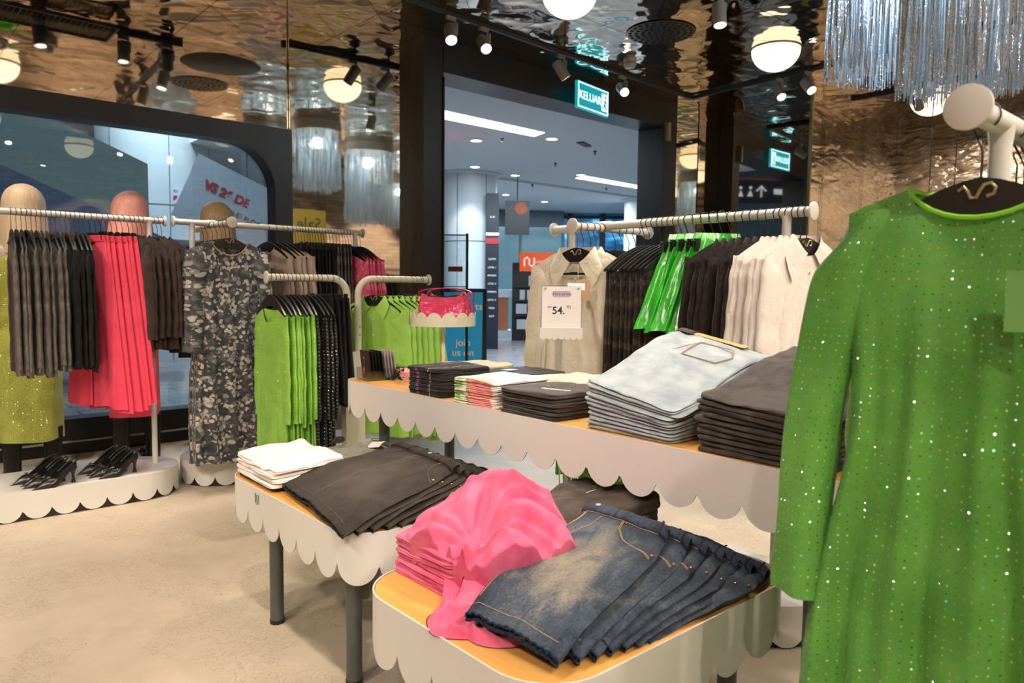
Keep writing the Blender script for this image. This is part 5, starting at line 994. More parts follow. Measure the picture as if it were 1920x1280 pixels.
o = crumple('sweatshirt', None, (1.49, 2.70), lambda a: 0.17 + 0.05 * abs(math.cos(a)) + 0.03 * abs(math.sin(a)), 0.09, 21, TZ, ridge=0.016, fr=7).build('crumpled_sweatshirt', M['olive_jersey'], ang=80)
tag(o, 'olive grey crumpled sweatshirt between white t-shirts and black shorts', 'sweatshirt')
mb = MB(); mb.lathe([(0.0001, 0.008), (0.012, 0.008), (0.014, 0.004), (0.024, 0.005), (0.026, 0.0)], n=24); b_ = mb.build('round_badge', M['black_plastic'], o); b_.location = (1.455, 2.745, TZ + 0.118); b_.rotation_euler = (0.2, -0.25, 0)
mb = MB(); mb.grid(lambda u, v: (1.56 + 0.06 * u, 2.60 + 0.10 * v, TZ + 0.10 + 0.02 * math.sin(u * 3) - 0.02 * v), 6, 6); mb.build('neck_label', M['white_jersey'], o)
mb = MB(); mb.tube([(1.575 + 0.02 * math.cos(a), 2.64 + 0.03 * math.sin(a), TZ + 0.122) for a in [k * 0.5 for k in range(11)]], 0.0016, 6); mb.build('label_loop', M['black_plastic'], o)
# near low table: pink pile, crumpled pink shirt, dark sweatshirts
pile('folded_tshirt', 't-shirt', M['pink_jersey'], 7, 1.19, 1.525, TZ, 0.31, 0.26, 0.0145, 'washed pink folded t-shirt on the nearest low table', 'folded pink t-shirts', seed=12, rough=0.004)
pk_ = MB()
a1 = MB()
def drape(u, v):
    a = 2 * PI * u; R_ = 0.215 + 0.10 * max(0, math.cos(a - 0.2)) ** 2 + 0.035 * abs(math.sin(a)) + 0.012 * math.sin(5 * a + 1) ; k = min(1, v / 0.85); x = R_ * math.cos(a) * k; y = R_ * math.sin(a) * k * 0.98
    px_, py_ = x + 0.13, y + 0.07; r = math.hypot(px_, py_); ph = math.atan2(py_, px_)
    wv_ = ph * 6.5 + 5.0 * nz(x * 4.5, y * 4.5, 3) + 2.5 * nz(x * 10, y * 10, 5) + r * 1.5; fo = (0.5 + 0.5 * math.sin(wv_)) ** 2 * 0.040 + (0.5 + 0.5 * math.sin(wv_ * 1.9 + 2)) ** 3 * 0.016
    fo *= sm(r / 0.10) * (1 - sm((r - 0.16) / 0.26)) + 0.15
    dome = 0.070 * (1 - k ** 2.4) + 0.075 * math.exp(-((x - 0.06) ** 2 + (y - 0.02) ** 2) / 0.014) + 0.045 * math.exp(-((x - 0.17) ** 2 + (y - 0.06) ** 2) / 0.006) - 0.045 * math.exp(-(px_ ** 2 + py_ ** 2) / 0.004)
    z = TZ + 0.095 - 0.09 * sm((x - 0.02) * 5) * k + dome + fo + 0.010 * nz(x * 11, y * 11, 8) + 0.016 * (1 - min(1, abs(nz(x * 7 + 2, y * 4, 6)) * 3.5)) ** 2
    if v > 0.85: q = (v - 0.85) / 0.15; z -= 0.075 * q; x *= 1 - 0.04 * q; y *= 1 - 0.04 * q
    return (1.25 + x, 1.47 + y, max(TZ + 0.004, z))
a1.grid(drape, 260, 110, True, lambda u, v, q: (q[0], q[1]))
pk_.add(a1.v, a1.f, [a1.uv[i] for i in range(len(a1.v))])
# front cascade of the crumpled shirt falling over the pile edge, then the loose sleeve on the timber
def cascade(u, v):
    x = lerp(1.10, 1.32, u) - 0.11 * v; y = lerp(1.50, 1.30, u) - 0.13 * v + 0.0
    zt = TZ + 0.145 - 0.13 * sm(v * 1.05); f_ = 0.020 * math.sin(u * 17 + 3 * v) * (0.3 + v) + 0.012 * math.sin(u * 31 - 5 * v); return (x + f_ * 0.6, y + f_ * 0.7, max(TZ + 0.004, zt + f_ * 0.5))
pk_.grid(cascade, 70, 30, False, lambda u, v, q: (q[0], q[1]))
a2 = crumple('t', None, (1.005, 1.255), lambda a: 0.062 + 0.055 * abs(math.cos(a - 2.2)) + 0.03 * max(0, math.cos(a + 1.2)), 0.022, 41, TZ, sub=(90, 30), ridge=0.022, fr=11)
pk_.add(a2.v, a2.f, [a2.uv[i] for i in range(len(a2.v))])
def slv(u, v):
    a = 2 * PI * u; p = Vector((1.13, 1.40, TZ + 0.085)).lerp(Vector((1.01, 1.265, TZ + 0.016)), v); r = lerp(0.030, 0.062, v ** 1.5)
    w_ = 1 + 0.25 * math.sin(a * 5 + v * 3) * v; return (p.x + 0.78 * r * math.cos(a) * w_, p.y - 0.62 * r * math.cos(a) * w_, max(TZ + 0.004, p.z + math.sin(a) * lerp(0.022, 0.012, v) + 0.005 * math.sin(a * 4 + v)))
pk_.grid(slv, 48, 24, True, lambda u, v, q: (q[0], q[1]))
o = pk_.build('crumpled_tshirt', M['pink_jersey'], ang=85); tag(o, 'crumpled washed pink t-shirt tumbling over the folded pink pile onto the timber', 't-shirt')
sw = pile('folded_sweatshirt', 'sweatshirt', M['sweat_dark'], 3, 1.62, 1.50, TZ, 0.36, 0.30, 0.034, 'mineral-washed dark brown folded sweatshirt', 'dark brown sweatshirts on the nearest low table', seed=14, rough=0.006, hf=lambda u, v: 0.4 * u)
mb = MB(); mb.box((0, 0, 0), (0.05, 0.035, 0.002)); b_ = mb.build('size_tag', M['black_plastic'], sw[-1], smooth=False); b_.location = (0.13, 0.06, 0.066)
mb = MB(); mb.tube([(0.06 + 0.05 * math.cos(a), 0.05 + 0.022 * math.sin(a), 0.060 + 0.004 * math.sin(3 * a)) for a in [k * 0.45 for k in range(12)]], 0.0012, 6); mb.build('tag_string', M['white_metal'], sw[-1])
# ---------------------------------------------------------------- fanned denim shorts
def denim(name, dark, light, tint, sc=2.2):
    m = mat(name, dark, 0.82, sheen=0.05, spec=0.25); t = NT(m); uv = t.coord('UV'); s = t.n('ShaderNodeSeparateXYZ'); t.l(uv, s.inputs[0])
    # faded thigh patch: distance from the middle of the leg in garment coordinates
    du = t.math('MULTIPLY', t.math('SUBTRACT', s.outputs[0], 0.46), 1.9); dv = t.math('MULTIPLY', t.math('SUBTRACT', s.outputs[1], 0.50), 1.7)
    d2 = t.math('SQRT', t.math('ADD', t.math('MULTIPLY', du, du), t.math('MULTIPLY', dv, dv)))
    n1 = t.noise(uv, sc * 2, 5, 0.8, 0.6); n2 = t.noise(t.coord(), 170, 3)
    f = t.math('ADD', t.math('MULTIPLY', t.math('SUBTRACT', 1.35, d2), 0.55), t.math('ADD', t.math('MULTIPLY', t.math('SUBTRACT', n1, 0.5), 0.9), t.math('MULTIPLY', t.math('SUBTRACT', n2, 0.5), 0.45)))
    t.color(t.ramp(f, [(0.0, dark), (0.32, tint), (0.75, light)])); t.bump(t.math('ADD', t.math('MULTIPLY', t.noise(t.coord(), 500, 2), 0.25), t.noise(t.coord(), 30, 3, 0.5)), 0.4, 0.006)
    return m
M['blue_denim'] = denim('blue_washed_denim', (0.008, 0.017, 0.040), (0.34, 0.30, 0.24), (0.064, 0.086, 0.118))
M['black_denim'] = denim('black_washed_denim', (0.012, 0.009, 0.007), (0.075, 0.060, 0.048), (0.036, 0.029, 0.023))
def shorts(Q, m, stitch, label, group, both=False, seed=0, detail=True, thick=0.017, cop=True, bulge=0.02):
    hl, hr, wr, wl = [Vector(q) for q in Q]; mid = (hl + hr + wr + wl) / 4; c0 = Vector((mid.x, mid.y, 0))
    t = thing('denim_shorts', label, 'shorts', c0, 0, group)
    side = (hr - hl).normalized()
    def S(s, q, dz=0.0):   # s: 0 hem .. 1 waist ; q: 0 left .. 1 right
        a = hl.lerp(wl, s); b = hr.lerp(wr, s); p = a.lerp(b, q)
        p = p + side * (bulge * math.sin(PI * s) * (q - 0.4) * 1.6 - 0.010 * math.sin(2 * PI * s))
        z = p.z + 0.020 * math.sin(PI * min(1, max(0, s))) * (0.55 + 0.45 * math.sin(PI * q)) - 0.006
        z += 0.007 * nz(s * 3 + seed, q * 2.5, seed) + 0.0035 * nz(s * 9, q * 8, seed + 2) + 0.006 * math.exp(-((q - 0.5 - 0.1 * math.sin(3 * s)) / 0.10) ** 2) * (1 - s) * (1 if both else 0.6)
        z -= 0.012 * max(0, abs(q - 0.5) * 2 - 0.82) / 0.18
        return Vector((p.x, p.y, z + dz)) - c0
    mb = MB(); nu, nv = 44, 40
    def sf(u, v):
        # closed section: over the top, round the edge, back beneath
        if u <= 0.5: q = u * 2; p = S(v * 0.965, q); return p
        q = 1 - (u - 0.5) * 2; p = S(v * 0.965, q); e = thick * (1 if 0.02 < q < 0.98 else 0.6); return Vector((p.x, p.y, max(p.z - e, TZ + 0.002)))
    mb.grid(sf, nu * 2, nv, True, lambda u, v, q: ((v), (u * 2 if u <= 0.5 else (2 - u * 2)))); mb.build('body', m, t, ang=85)
    # waistband: thicker strip with rolled edge
    mb = MB()
    def wf(u, v):
        a = 2 * PI * u; s = 0.955 + 0.045 * math.cos(a); p = S(s, v, 0.007 + 0.008 * math.sin(a) - (0.006 if math.sin(a) < 0 else 0)); return p
    mb.grid(wf, 14, 36, True, lambda u, v, q: (0.93, v)); mb.add([S(0.955, 0)], []); wb = mb.build('waistband', m, t, ang=85)
    for q in ((0.30, 0.78) if both else (0.42, 0.93)):
        mb = MB(); mb.grid(lambda u, v: S(0.895 + 0.115 * v, q + 0.012 * math.cos(2 * PI * u), 0.0115 + 0.003 * math.sin(PI * v) + 0.0016 * math.sin(2 * PI * u)), 10, 6, True); mb.build('belt_loop', m, t)
    mb = MB(); rnd = random.Random(seed)
    # frayed hem: rolled rim with loose threads
    pts = [S(0.0, 0.01 + 0.98 * k / 40, 0.001 + 0.0022 * math.sin(k * 2.1)) for k in range(41)]; mb.tube(pts, 0.0026, 7)
    pts2 = [p + Vector((0, 0, -thick * 0.85)) for p in pts]; pts2 = [Vector((p.x, p.y, max(p.z, TZ + 0.004))) for p in pts2]; mb.tube(pts2, 0.0026, 6)
    out = (hl - wl).normalized()
    for k in range(70):
        p = S(0.0, rnd.uniform(0.01, 0.99), 0.002); mb.tube([p, p + out * rnd.uniform(0.003, 0.010) + Vector((rnd.uniform(-.004, .004), rnd.uniform(-.004, .004), rnd.uniform(-.004, .002)))], 0.0005, 4)
    mb.build('frayed_hem', m, t)
    mb = MB()
    def line(pts, r=0.0009, dz=0.0012):
        P_ = [S(s, q, dz) for s, q in dense(pts, 7, False)]; mb.tube(P_, r, 5)
    line([(0.055, 0.01), (0.055, 0.5), (0.055, 0.99)]); line([(0.91, 0.01), (0.91, 0.5), (0.91, 0.99)], dz=0.002)
    if detail:
        pc = (0.80, 0.99) if not both else (0.80, 0.99)
        for o_ in (0, 0.014): line([(0.905, (0.52 if not both else 0.80) + o_), (0.83, (0.54 if not both else 0.815) + o_), (0.76, 0.64 + o_ if not both else 0.86), (0.725, 0.82 if not both else 0.93), (0.715 - o_, 0.985)])
        if both:
            for o_ in (0, 0.01): line([(0.905, 0.22 - o_), (0.83, 0.19 - o_), (0.77, 0.12), (0.75 - o_, 0.02)])
            line([(0.90, 0.545), (0.75, 0.535), (0.62, 0.50)]); line([(0.90, 0.50), (0.66, 0.49), (0.60, 0.47), (0.4, 0.46), (0.2, 0.47), (0.05, 0.48)], 0.0015)
        else:
            for o_ in (0, 0.022): line([(0.905, 0.06 + o_), (0.7, 0.05 + o_), (0.5, 0.035 + o_ * 0.5), (0.3, 0.03), (0.06, 0.03)])
            line([(0.90, 0.28), (0.76, 0.27), (0.66, 0.20), (0.62, 0.08)])
    mb.build('stitching', M[stitch], t)
    bq = 0.60 if both else 0.17
    if detail:
        mb = MB(); p = S(0.955, bq, 0.013); mb.lathe([(0.0001, 0.003), (0.007, 0.003), (0.0085, 0.001), (0.0085, -0.003)], p, 20); mb.build('button', mat('button_pale', (0.62, 0.62, 0.64), 0.3, 0.6), t)
        mb = MB(); p0 = S(0.953, bq + 0.03, 0.012); p1 = S(0.953, bq + 0.08, 0.012); mb.tube([p0, p1], 0.0022, 6); mb.build('buttonhole', mat('orange_thread', (0.62, 0.22, 0.05), 0.7), t)
    mb = MB()
    for s_, q in ((0.74, 0.965), (0.90, 0.83 if both else 0.56)):
        p = S(s_, q, 0.0022); mb.lathe([(0.0001, 0.0022), (0.0035, 0.002), (0.0045, 0)], p, 12)
    mb.build('rivet', M['copper'], t)
    return t
def lerpQ(A_, B_, f): return [tuple(lerp(a, b, f) for a, b in zip(p, q)) for p, q in zip(A_, B_)]
QB0 = [(0.955, 1.235, 0.606), (0.985, 0.975, 0.590), (1.535, 1.125, 0.690), (1.545, 1.415, 0.690)]
QB1 = [(1.24, 1.20, 0.556), (1.235, 0.945, 0.556), (1.755, 0.965, 0.572), (1.83, 1.24, 0.574)]
NB = 7
for k in range(NB - 1, -1, -1):
    f = (k / (NB - 1)); Q = lerpQ(QB0, QB1, f ** 0.85 if k else 0)
    shorts(Q, M['blue_denim'], 'stitch_gold', ['top pair of faded blue denim shorts with white button and copper rivets', 'faded blue denim shorts showing a pocket, right beside the top pair'][k] if k < 2 else 'blue denim shorts fanned under the others, %s from the top' % ORD[k], 'blue denim shorts on the nearest low table', False, k, k < 3)
QK0 = [(1.13, 2.62, 0.585), (1.045, 1.945, 0.572), (1.57, 2.065, 0.672), (1.60, 2.50, 0.675)]
QK1 = [(1.36, 2.40, 0.556), (1.38, 1.90, 0.553), (1.72, 1.965, 0.585), (1.79, 2.20, 0.60)]
NK = 8
for k in range(NK - 1, -1, -1):
    f = (k / (NK - 1)); Q = lerpQ(QK0, QK1, f)
    shorts(Q, M['black_denim'], 'stitch_grey', 'top pair of black denim shorts spread flat with white button' if k == 0 else 'black denim shorts fanned under the others, %s from the top' % ORD[k], 'black denim shorts on the low table', True, k + 20, k < 2, bulge=0.01)
# ---------------------------------------------------------------- handbags on the scalloped tray
t = thing('display_tray', 'small cream tray with upward scallops on a pole, holding pink bags', 'tray', (2.065, 2.855, 0))
mb = MB(); N_ = 160; vs = []; fs = []; R_ = 0.155; w_ = 2 * PI * R_ / 14
for i in range(N_):
    a = 2 * PI * i / N_; tt = (a * R_ / w_) % 1; zt = 1.145 + (w_ / 2) * math.sqrt(max(0, 1 - (2 * tt - 1) ** 2))
    for rr, z in ((R_, 1.115), (R_, zt), (R_ - 0.003, zt), (R_ - 0.003, 1.115)): vs.append((rr * math.cos(a), rr * math.sin(a), z))
for i in range(N_):
    for k in range(4): fs.append((4 * i + k, 4 * i + (k + 1) % 4, 4 * ((i + 1) % N_) + (k + 1) % 4, 4 * ((i + 1) % N_) + k))
mb.add(vs, fs); mb.build('scalloped_rim', M['cream_metal'], t, ang=60)
mb = MB(); mb.lathe([(0.0001, 1.115), (R_ - 0.003, 1.115), (R_ - 0.003, 1.122), (0.0001, 1.122)], n=48); mb.build('tray_floor', M['cream_metal'], t)
mb = MB(); mb.cyl((0, 0, LZ + 0.008), (0, 0, 1.115), 0.009, 16); mb.lathe([(0.05, LZ), (0.05, LZ + 0.006), (0.012, LZ + 0.01)], n=24); mb.build('pole', M['cream_metal'], t)
_m = mat('hot_pink_crocodile', (0.56, 0.010, 0.085), 0.28, spec=0.6, coat=0.3); _t = NT(_m); _v = _t.coord(); _mp = _t.n('ShaderNodeMapping'); _t.l(_v, _mp.inputs[0]); _mp.inputs['Scale'].default_value = (0.6, 1, 2.0)
_vo = _t.n('ShaderNodeTexVoronoi', feature='DISTANCE_TO_EDGE'); _t.l(_mp.outputs[0], _vo.inputs['Vector']); _vo.inputs['Scale'].default_value = 75; _t.bump(_t.math('MINIMUM', _vo.outputs['Distance'], 0.2), 0.9, 0.006); M['croc'] = _m
def bag(loc, rz, label, s_=1.0):
    t = thing('handbag', label, 'handbag', loc, rz, 'pink handbags on the scalloped tray')
    def f(u, v):
        a = 2 * PI * u; c, s = math.cos(a), math.sin(a); w = 0.115 * (1 - 0.18 * v ** 2); tp = 0.128 + 0.024 * (abs(c) ** 2.5); z = 0.004 + v * (tp - 0.004); e = 0.034 * (1 - 0.75 * v ** 1.6) * (0.6 + 0.4 * math.sin(PI * min(1, v + 0.25)))
        return (math.copysign(abs(c) ** 0.55, c) * w, math.copysign(abs(s) ** 0.7, s) * e, z)
    mb = MB(); mb.grid(f, 56, 20, True); mb.grid(lambda u, v: Vector(f(u, 0)) * (1 - v) + Vector((0, 0, 0.004)) * v, 56, 2, True); mb.build('bag_body', M['croc'], t, ang=60)
    mb = MB(); pts = [(0.112 * math.cos(a), 0.012 * math.sin(a * 2), 0.146 + 0.026 * math.sin(a)) for a in [PI * k / 16 for k in range(17)]]
    for p, q in zip(pts[:-1], pts[1:]):
        mb.add([(p[0], p[1] - 0.008, p[2]), (p[0], p[1] + 0.008, p[2]), (q[0], q[1] + 0.008, q[2]), (q[0], q[1] - 0.008, q[2]), (p[0] * .97, p[1] - 0.008, p[2] - 0.003), (p[0] * .97, p[1] + 0.008, p[2] - 0.003), (q[0] * .97, q[1] + 0.008, q[2] - 0.003), (q[0] * .97, q[1] - 0.008, q[2] - 0.003)], [(0, 1, 2, 3), (7, 6, 5, 4), (0, 3, 7, 4), (1, 5, 6, 2)])
    # strap end hanging outside with buckle
    mb.box((0.122, 0, 0.095), (0.005, 0.018, 0.11)); mb.box((-0.120, 0, 0.115), (0.005, 0.018, 0.05)); mb.build('strap', M['croc'], t)
    mb = MB(); mb.tube([(0.127, y, z) for y, z in ((-0.012, 0.10), (0.012, 0.10), (0.012, 0.122), (-0.012, 0.122))], 0.0018, 6, closed=True); mb.build('buckle', M['chrome'], t)
    mb = MB(); mb.tube([(-0.105, 0, 0.142), (0, 0, 0.127), (0.105, 0, 0.142)], 0.0025, 6); mb.build('zip', M['black_plastic'], t)
    return t
bag((2.02, 2.80, 1.122), -0.62, 'front hot pink crocodile-pattern shoulder bag on the scalloped tray'); bag((2.12, 2.88, 1.122), -0.95, 'rear hot pink crocodile-pattern bag, partly behind the front one')
# ---------------------------------------------------------------- accessory box at the end of the long table
t = thing('accessory_box', 'clear acrylic box of hair accessories at the far end of the long table', 'box', (1.86, 3.06, LZ), -0.1)
mb = MB()
for c, d in (((0, -0.06, 0.03), (0.22, 0.003, 0.06)), ((0, 0.06, 0.03), (0.22, 0.003, 0.06)), ((-0.11, 0, 0.03), (0.003, 0.12, 0.06)), ((0.11, 0, 0.03), (0.003, 0.12, 0.06)), ((0, 0, 0.002), (0.22, 0.12, 0.003))): mb.box(c, d)
mb.build('acrylic_case', M['glass'], t, smooth=False)
for k in range(9):
    mb = MB(); Mr = Matrix.Translation((-0.09 + 0.016 * k, 0.0, 0.075)) @ Matrix.Rotation(-0.12, 4, 'Y'); mb.box((0, 0, 0), (0.003, 0.10, 0.135 - 0.004 * (k % 3)), 0, Mr)
    o = mb.build('accessory_card', M['black_plastic'] if k < 5 else mat('card_film', (0.45, 0.42, 0.42), 0.15), None, (1.86, 3.06, LZ), -0.1, smooth=False); tag(o, ('black' if k < 5 else 'shiny film') + ' hair accessory card in the acrylic box, %s from the left' % ORD[k], 'card', 'black accessory cards' if k < 5 else 'film accessory cards')
    if k == 0: mb = MB(); mb.tube([(-0.1, 0, 0.11), (-0.102, -0.01, 0.08), (-0.10, 0.0, 0.03)], 0.002, 5); mb.build('hair_pin', M['chrome'], o)
M['ribbon'] = mat('pink_ribbon', (0.75, 0.38, 0.36), 0.35, spec=0.6)
for k in range(7):
    rnd = random.Random(k + 40); mb = MB(); c = (1.90 + rnd.uniform(-.02, .06), 2.92 + rnd.uniform(-.05, .07)); a0 = rnd.uniform(0, 6); rr = rnd.uniform(0.02, 0.035)
    def rf(u, v):
        a = a0 + u * 4.2; r = rr * (1 + 0.5 * math.sin(3 * u)); w_ = (v - 0.5) * 0.020; return (c[0] + r * math.cos(a) + w_ * 0.4 * math.cos(a), c[1] + r * math.sin(a) + w_ * 0.4 * math.sin(a), LZ + 0.030 + 0.022 * math.sin(5 * u + k) + w_ * 0.9)
    mb.grid(rf, 30, 2); tag(mb.build('ribbon_bow', M['ribbon'] if k % 3 else M['ink_jersey']), ('pale pink satin' if k % 3 else 'black') + ' ribbon bow beside the accessory box, %s of the heap' % ORD[k], 'ribbon', 'pink ribbon bows' if k % 3 else 'black ribbon bows')
# ---------------------------------------------------------------- price sign
t = thing('price_sign', 'white Nice price 54.95 sign in a clear holder with scalloped foot', 'sign')
SG = frame((2.09, 2.085, 1.14), (0.752, -0.659, 0), (0, 0, 1))
mb = MB(); mb.prism([(-0.078, 0), (0.078, 0), (0.078, 0.165), (-0.078, 0.165)], -0.001, 0.001, SG); mb.build('sign_sheet', mat('sign_paper', (0.86, 0.82, 0.80), 0.5, emit=None), t, smooth=False)
mb = MB(); mb.prism([(-0.083, -0.002), (0.083, -0.002), (0.083, 0.17), (-0.083, 0.17)], -0.004, -0.002, SG); mb.build('acrylic_back', M['glass'], t, smooth=False)
sc_ = [(-0.085, 0.0), (-0.085, -0.035)]
for k in range(7): sc_ += [(-0.085 + 0.17 * (k + 0.5) / 7 + 0.0121 * math.cos(a), -0.036 + 0.010 * math.sin(a)) for a in [PI + PI * q / 6 for q in range(7)]]
sc_ += [(0.085, -0.035), (0.085, 0.0)]
mb = MB(); mb.prism(sc_, 0.0, 0.012, SG); mb.build('scalloped_foot', M['white_metal'], t, smooth=False)
M['ink'] = mat('print_ink', (0.015, 0.05, 0.06), 0.5); M['lilac'] = mat('lilac', (0.52, 0.42, 0.55), 0.6)
mb = MB(); mb.prism([(0.036 * math.copysign(1, math.cos(a)) * 0.72 + 0.013 * math.cos(a), 0.135 + 0.013 * math.sin(a)) for a in [PI * 2 * k / 32 for k in range(32)]], 0.0012, 0.0016, SG); mb.build('lilac_pill', M['lilac'], t, smooth=False)
text('sign_text', 'Nice price', 0.0165, SG @ frame((0, 0.1355, 0.0018), (1, 0, 0), (0, 1, 0)), M['ink'], t, 0.0002)
text('sign_text', '54.', 0.042, SG @ frame((-0.012, 0.068, 0.0014), (1, 0, 0), (0, 1, 0)), M['ink'], t, 0.0002, bold=0.0007)
text('sign_text', 'RM', 0.012, SG @ frame((-0.047, 0.082, 0.0014), (1, 0, 0), (0, 1, 0)), M['ink'], t, 0.0002)
text('sign_text', '95', 0.018, SG @ frame((0.029, 0.083, 0.0014), (1, 0, 0), (0, 1, 0)), M['ink'], t, 0.0002)
mb = MB()
for x in (-0.066, 0.066): mb.tube([SG @ Vector((x, 0.157, 0.004)), SG @ Vector((x, 0.157, 0.007))], 0.004, 10)
mb.build('holder_screw', M['chrome'], t)
mb = MB(); mb.tube([(2.10, 2.095, LZ + 0.004), (2.10, 2.095, 1.12)], 0.004, 8); mb.lathe([(0.03, 0), (0.03, 0.005), (0.0001, 0.006)], (2.10, 2.095, LZ + 0.0), 20); mb.build('clear_stem', M['glass'], t)
# shop tag hung in the ivory shirt
t = thing('swing_tag', 'kraft and white price tags hanging inside the ivory shirt', 'tag'); TG = frame((2.34, 2.235, 1.245), (0.752, -0.659, 0), (0, 0, 1))
mb = MB(); mb.prism([(-0.01, 0.0), (0.05, 0.0), (0.05, 0.09), (-0.01, 0.09)], -0.002, 0, TG); mb.build('kraft_card', mat('kraft', (0.5, 0.32, 0.18), 0.7), t, smooth=False)
mb = MB(); mb.prism([(-0.045, 0.045), (0.03, 0.045), (0.03, 0.075), (-0.045, 0.075)], 0.001, 0.003, TG); mb.build('white_card', M['sign_white'], t, smooth=False)
mb = MB(); mb.tube([TG @ Vector((0, 0.09, 0)), TG @ Vector((0, 0.155, -0.01))], 0.0008, 4); mb.build('tag_string', M['white_metal'], t)
# ---------------------------------------------------------------- shoes
SH = {}
def shoe(loc, rz, label):
    if SH:
        return dup(SH['t'], loc, (0, 0, rz), label, None, SH['c'])
    t = thing('slingback_heel', label, 'shoe', loc, rz, 'black pointed slingback heels on the left plinth')
    # sole line: x 0 = heel, x 0.235 = toe tip
    def sole(x): return 0.085 * (1 - sm((x - 0.03) / 0.12)) + 0.003
    def half(x):
        u = x / 0.25; return 0.028 * math.sin(min(1, u * 3.2 + 0.35) * PI / 2) * (1 + 0.32 * math.exp(-((u - 0.62) / 0.16) ** 2)) * (1 - sm((u - 0.60) / 0.42)) ** 0.8 + 0.001
    mb = MB()
    def up(u, v):
        x = 0.07 + u * 0.18; a = PI * v; s = sole(x); h = half(x); topen = 1 - sm((u - 0.40) / 0.16); ht = 0.052 * math.exp(-((u - 0.50) / 0.42) ** 2) * (1 - sm((u - 0.72) / 0.42)) + 0.010
        k = math.sin(a); kk = min(k, 0.45 + 0.55 * (1 - topen)) if topen > 0 else k
        y = math.cos(a) * h if not (topen > 0.5 and k > 0.75) else math.cos(a) * h
        return (x, -math.cos(a) * h * (1 - 0.0 * k), s + ht * (kk if topen < 0.98 else min(k, 0.62)))
    # open vamp: side walls low, closed over the toe
    def side(s_):
        def f(u, v):
            x = 0.02 + u * 0.23; s = sole(x); h = half(x); hh = lerp(0.030, 0.045, sm(u * 2)) * (1 - sm((u - 0.62) / 0.4)) + 0.008 * (1 - u); close = sm((u - 0.48) / 0.12)
            y = h * (1 - v * v * lerp(0.12, 1.0, close)); return (x, s_ * y, s + hh * (math.sin(v * PI / 2) if close > 0.01 else v) * lerp(0.8, 1, close))
        return f
    for s_ in (-1, 1): mb.grid(side(s_), 36, 8)
    mb.build('upper', mat('black_leather', (0.012, 0.010, 0.010), 0.22, spec=0.7), t, ang=80)
    mb = MB(); mb.grid(lambda u, v: (0.012 + u * 0.24, lerp(-1, 1, v) * half(0.012 + u * 0.24), sole(0.012 + u * 0.24)), 36, 4); mb.grid(lambda u, v: (0.012 + u * 0.24, lerp(1, -1, v) * half(0.012 + u * 0.24), sole(0.012 + u * 0.24) - 0.003), 36, 4); mb.build('sole', M['black_plastic'], t)
    mb = MB(); mb.lathe([(0.0001, 0), (0.013, 0.0), (0.011, 0.006), (0.0065, 0.03), (0.009, 0.055), (0.019, 0.082), (0.0001, 0.084)], (0.030, 0, 0), 16); mb.build('heel', M['black_plastic'], t)
    mb = MB(); mb.tube([(0.10, -0.027, 0.075), (0.05, -0.029, 0.112), (0.012, -0.020, 0.132), (0.0, 0, 0.137), (0.012, 0.020, 0.132), (0.05, 0.029, 0.112), (0.10, 0.027, 0.075)], 0.004, 6); mb.build('heel_strap', M['black_plastic'], t)
    mb = MB(); mb.tube([(0.165 + 0.004 * abs(y) * 60, y, 0.052 - abs(y) * 0.75) for y in (-0.028, -0.014, 0, 0.014, 0.028)], 0.003, 6); mb.build('instep_strap', M['black_plastic'], t)
    mb = MB(); mb.tube([(0.158, -0.008, 0.058), (0.172, -0.008, 0.055), (0.172, 0.008, 0.055), (0.158, 0.008, 0.058)], 0.0022, 6, closed=True); mb.tube([(0.165, -0.026, 0.03), (0.165, -0.028, 0.03)], 0.005, 10); mb.build('buckle', M['chrome'], t)
    SH['t'] = t; SH['c'] = kids(t); return t
for g, (x0, y0) in enumerate([(0.86, 4.80), (1.19, 4.83)]):
    for k in range(4):
        x = x0 - 0.035 * (3 - k) * 0.55 + (0.02 if k % 2 else 0); y = y0 + 0.062 * (3 - k) - 0.02
        shoe((x, y, 0.160), PI + 0.28, 'black pointed slingback heel in the %s cluster on the plinth, %s from the front' % (['left', 'right'][g], ORD[3 - k] if k < 3 else 'nearest'))
# ---------------------------------------------------------------- mannequins seen from behind, facing the window
def skin_body(pts, edges, name, m, parent, root=0, sub=2):
    me = bpy.data.meshes.new(name); me.from_pydata([p[0] for p in pts], edges, []); me.materials.append(m); o = bpy.data.objects.new(name, me); COL.objects.link(o); o.parent = parent
    md = o.modifiers.new('skin', 'SKIN'); md.use_smooth_shade = True; sv = me.skin_vertices[0].data
    for i, p in enumerate(pts): sv[i].radius = p[1] if isinstance(p[1], tuple) else (p[1], p[1])
    sv[root].use_root = True; s = o.modifiers.new('sub', 'SUBSURF'); s.levels = sub; s.render_levels = sub
    return o
M['mannequin_skin'] = mat('mannequin_shell', (0.62, 0.50, 0.42), 0.4)
def hair_mat(name, a, b):
    m = mat(name, a, 0.35, spec=0.6); t = NT(m); uv = t.coord('UV'); mp = t.n('ShaderNodeMapping'); t.l(uv, mp.inputs[0]); mp.inputs['Scale'].default_value = (60, 1.5, 1)
    n = t.noise(mp.outputs[0], 3, 4); t.color(t.ramp(n, [(0.3, a), (0.7, b)])); t.bump(n, 0.5, 0.004); return m
M['hair_blonde'] = hair_mat('blonde_wig', (0.72, 0.50, 0.28), (0.92, 0.74, 0.50)); M['hair_pink'] = hair_mat('pink_wig', (0.74, 0.26, 0.20), (0.90, 0.46, 0.38)); M['hair_honey'] = hair_mat('honey_wig', (0.52, 0.34, 0.16), (0.72, 0.52, 0.28))
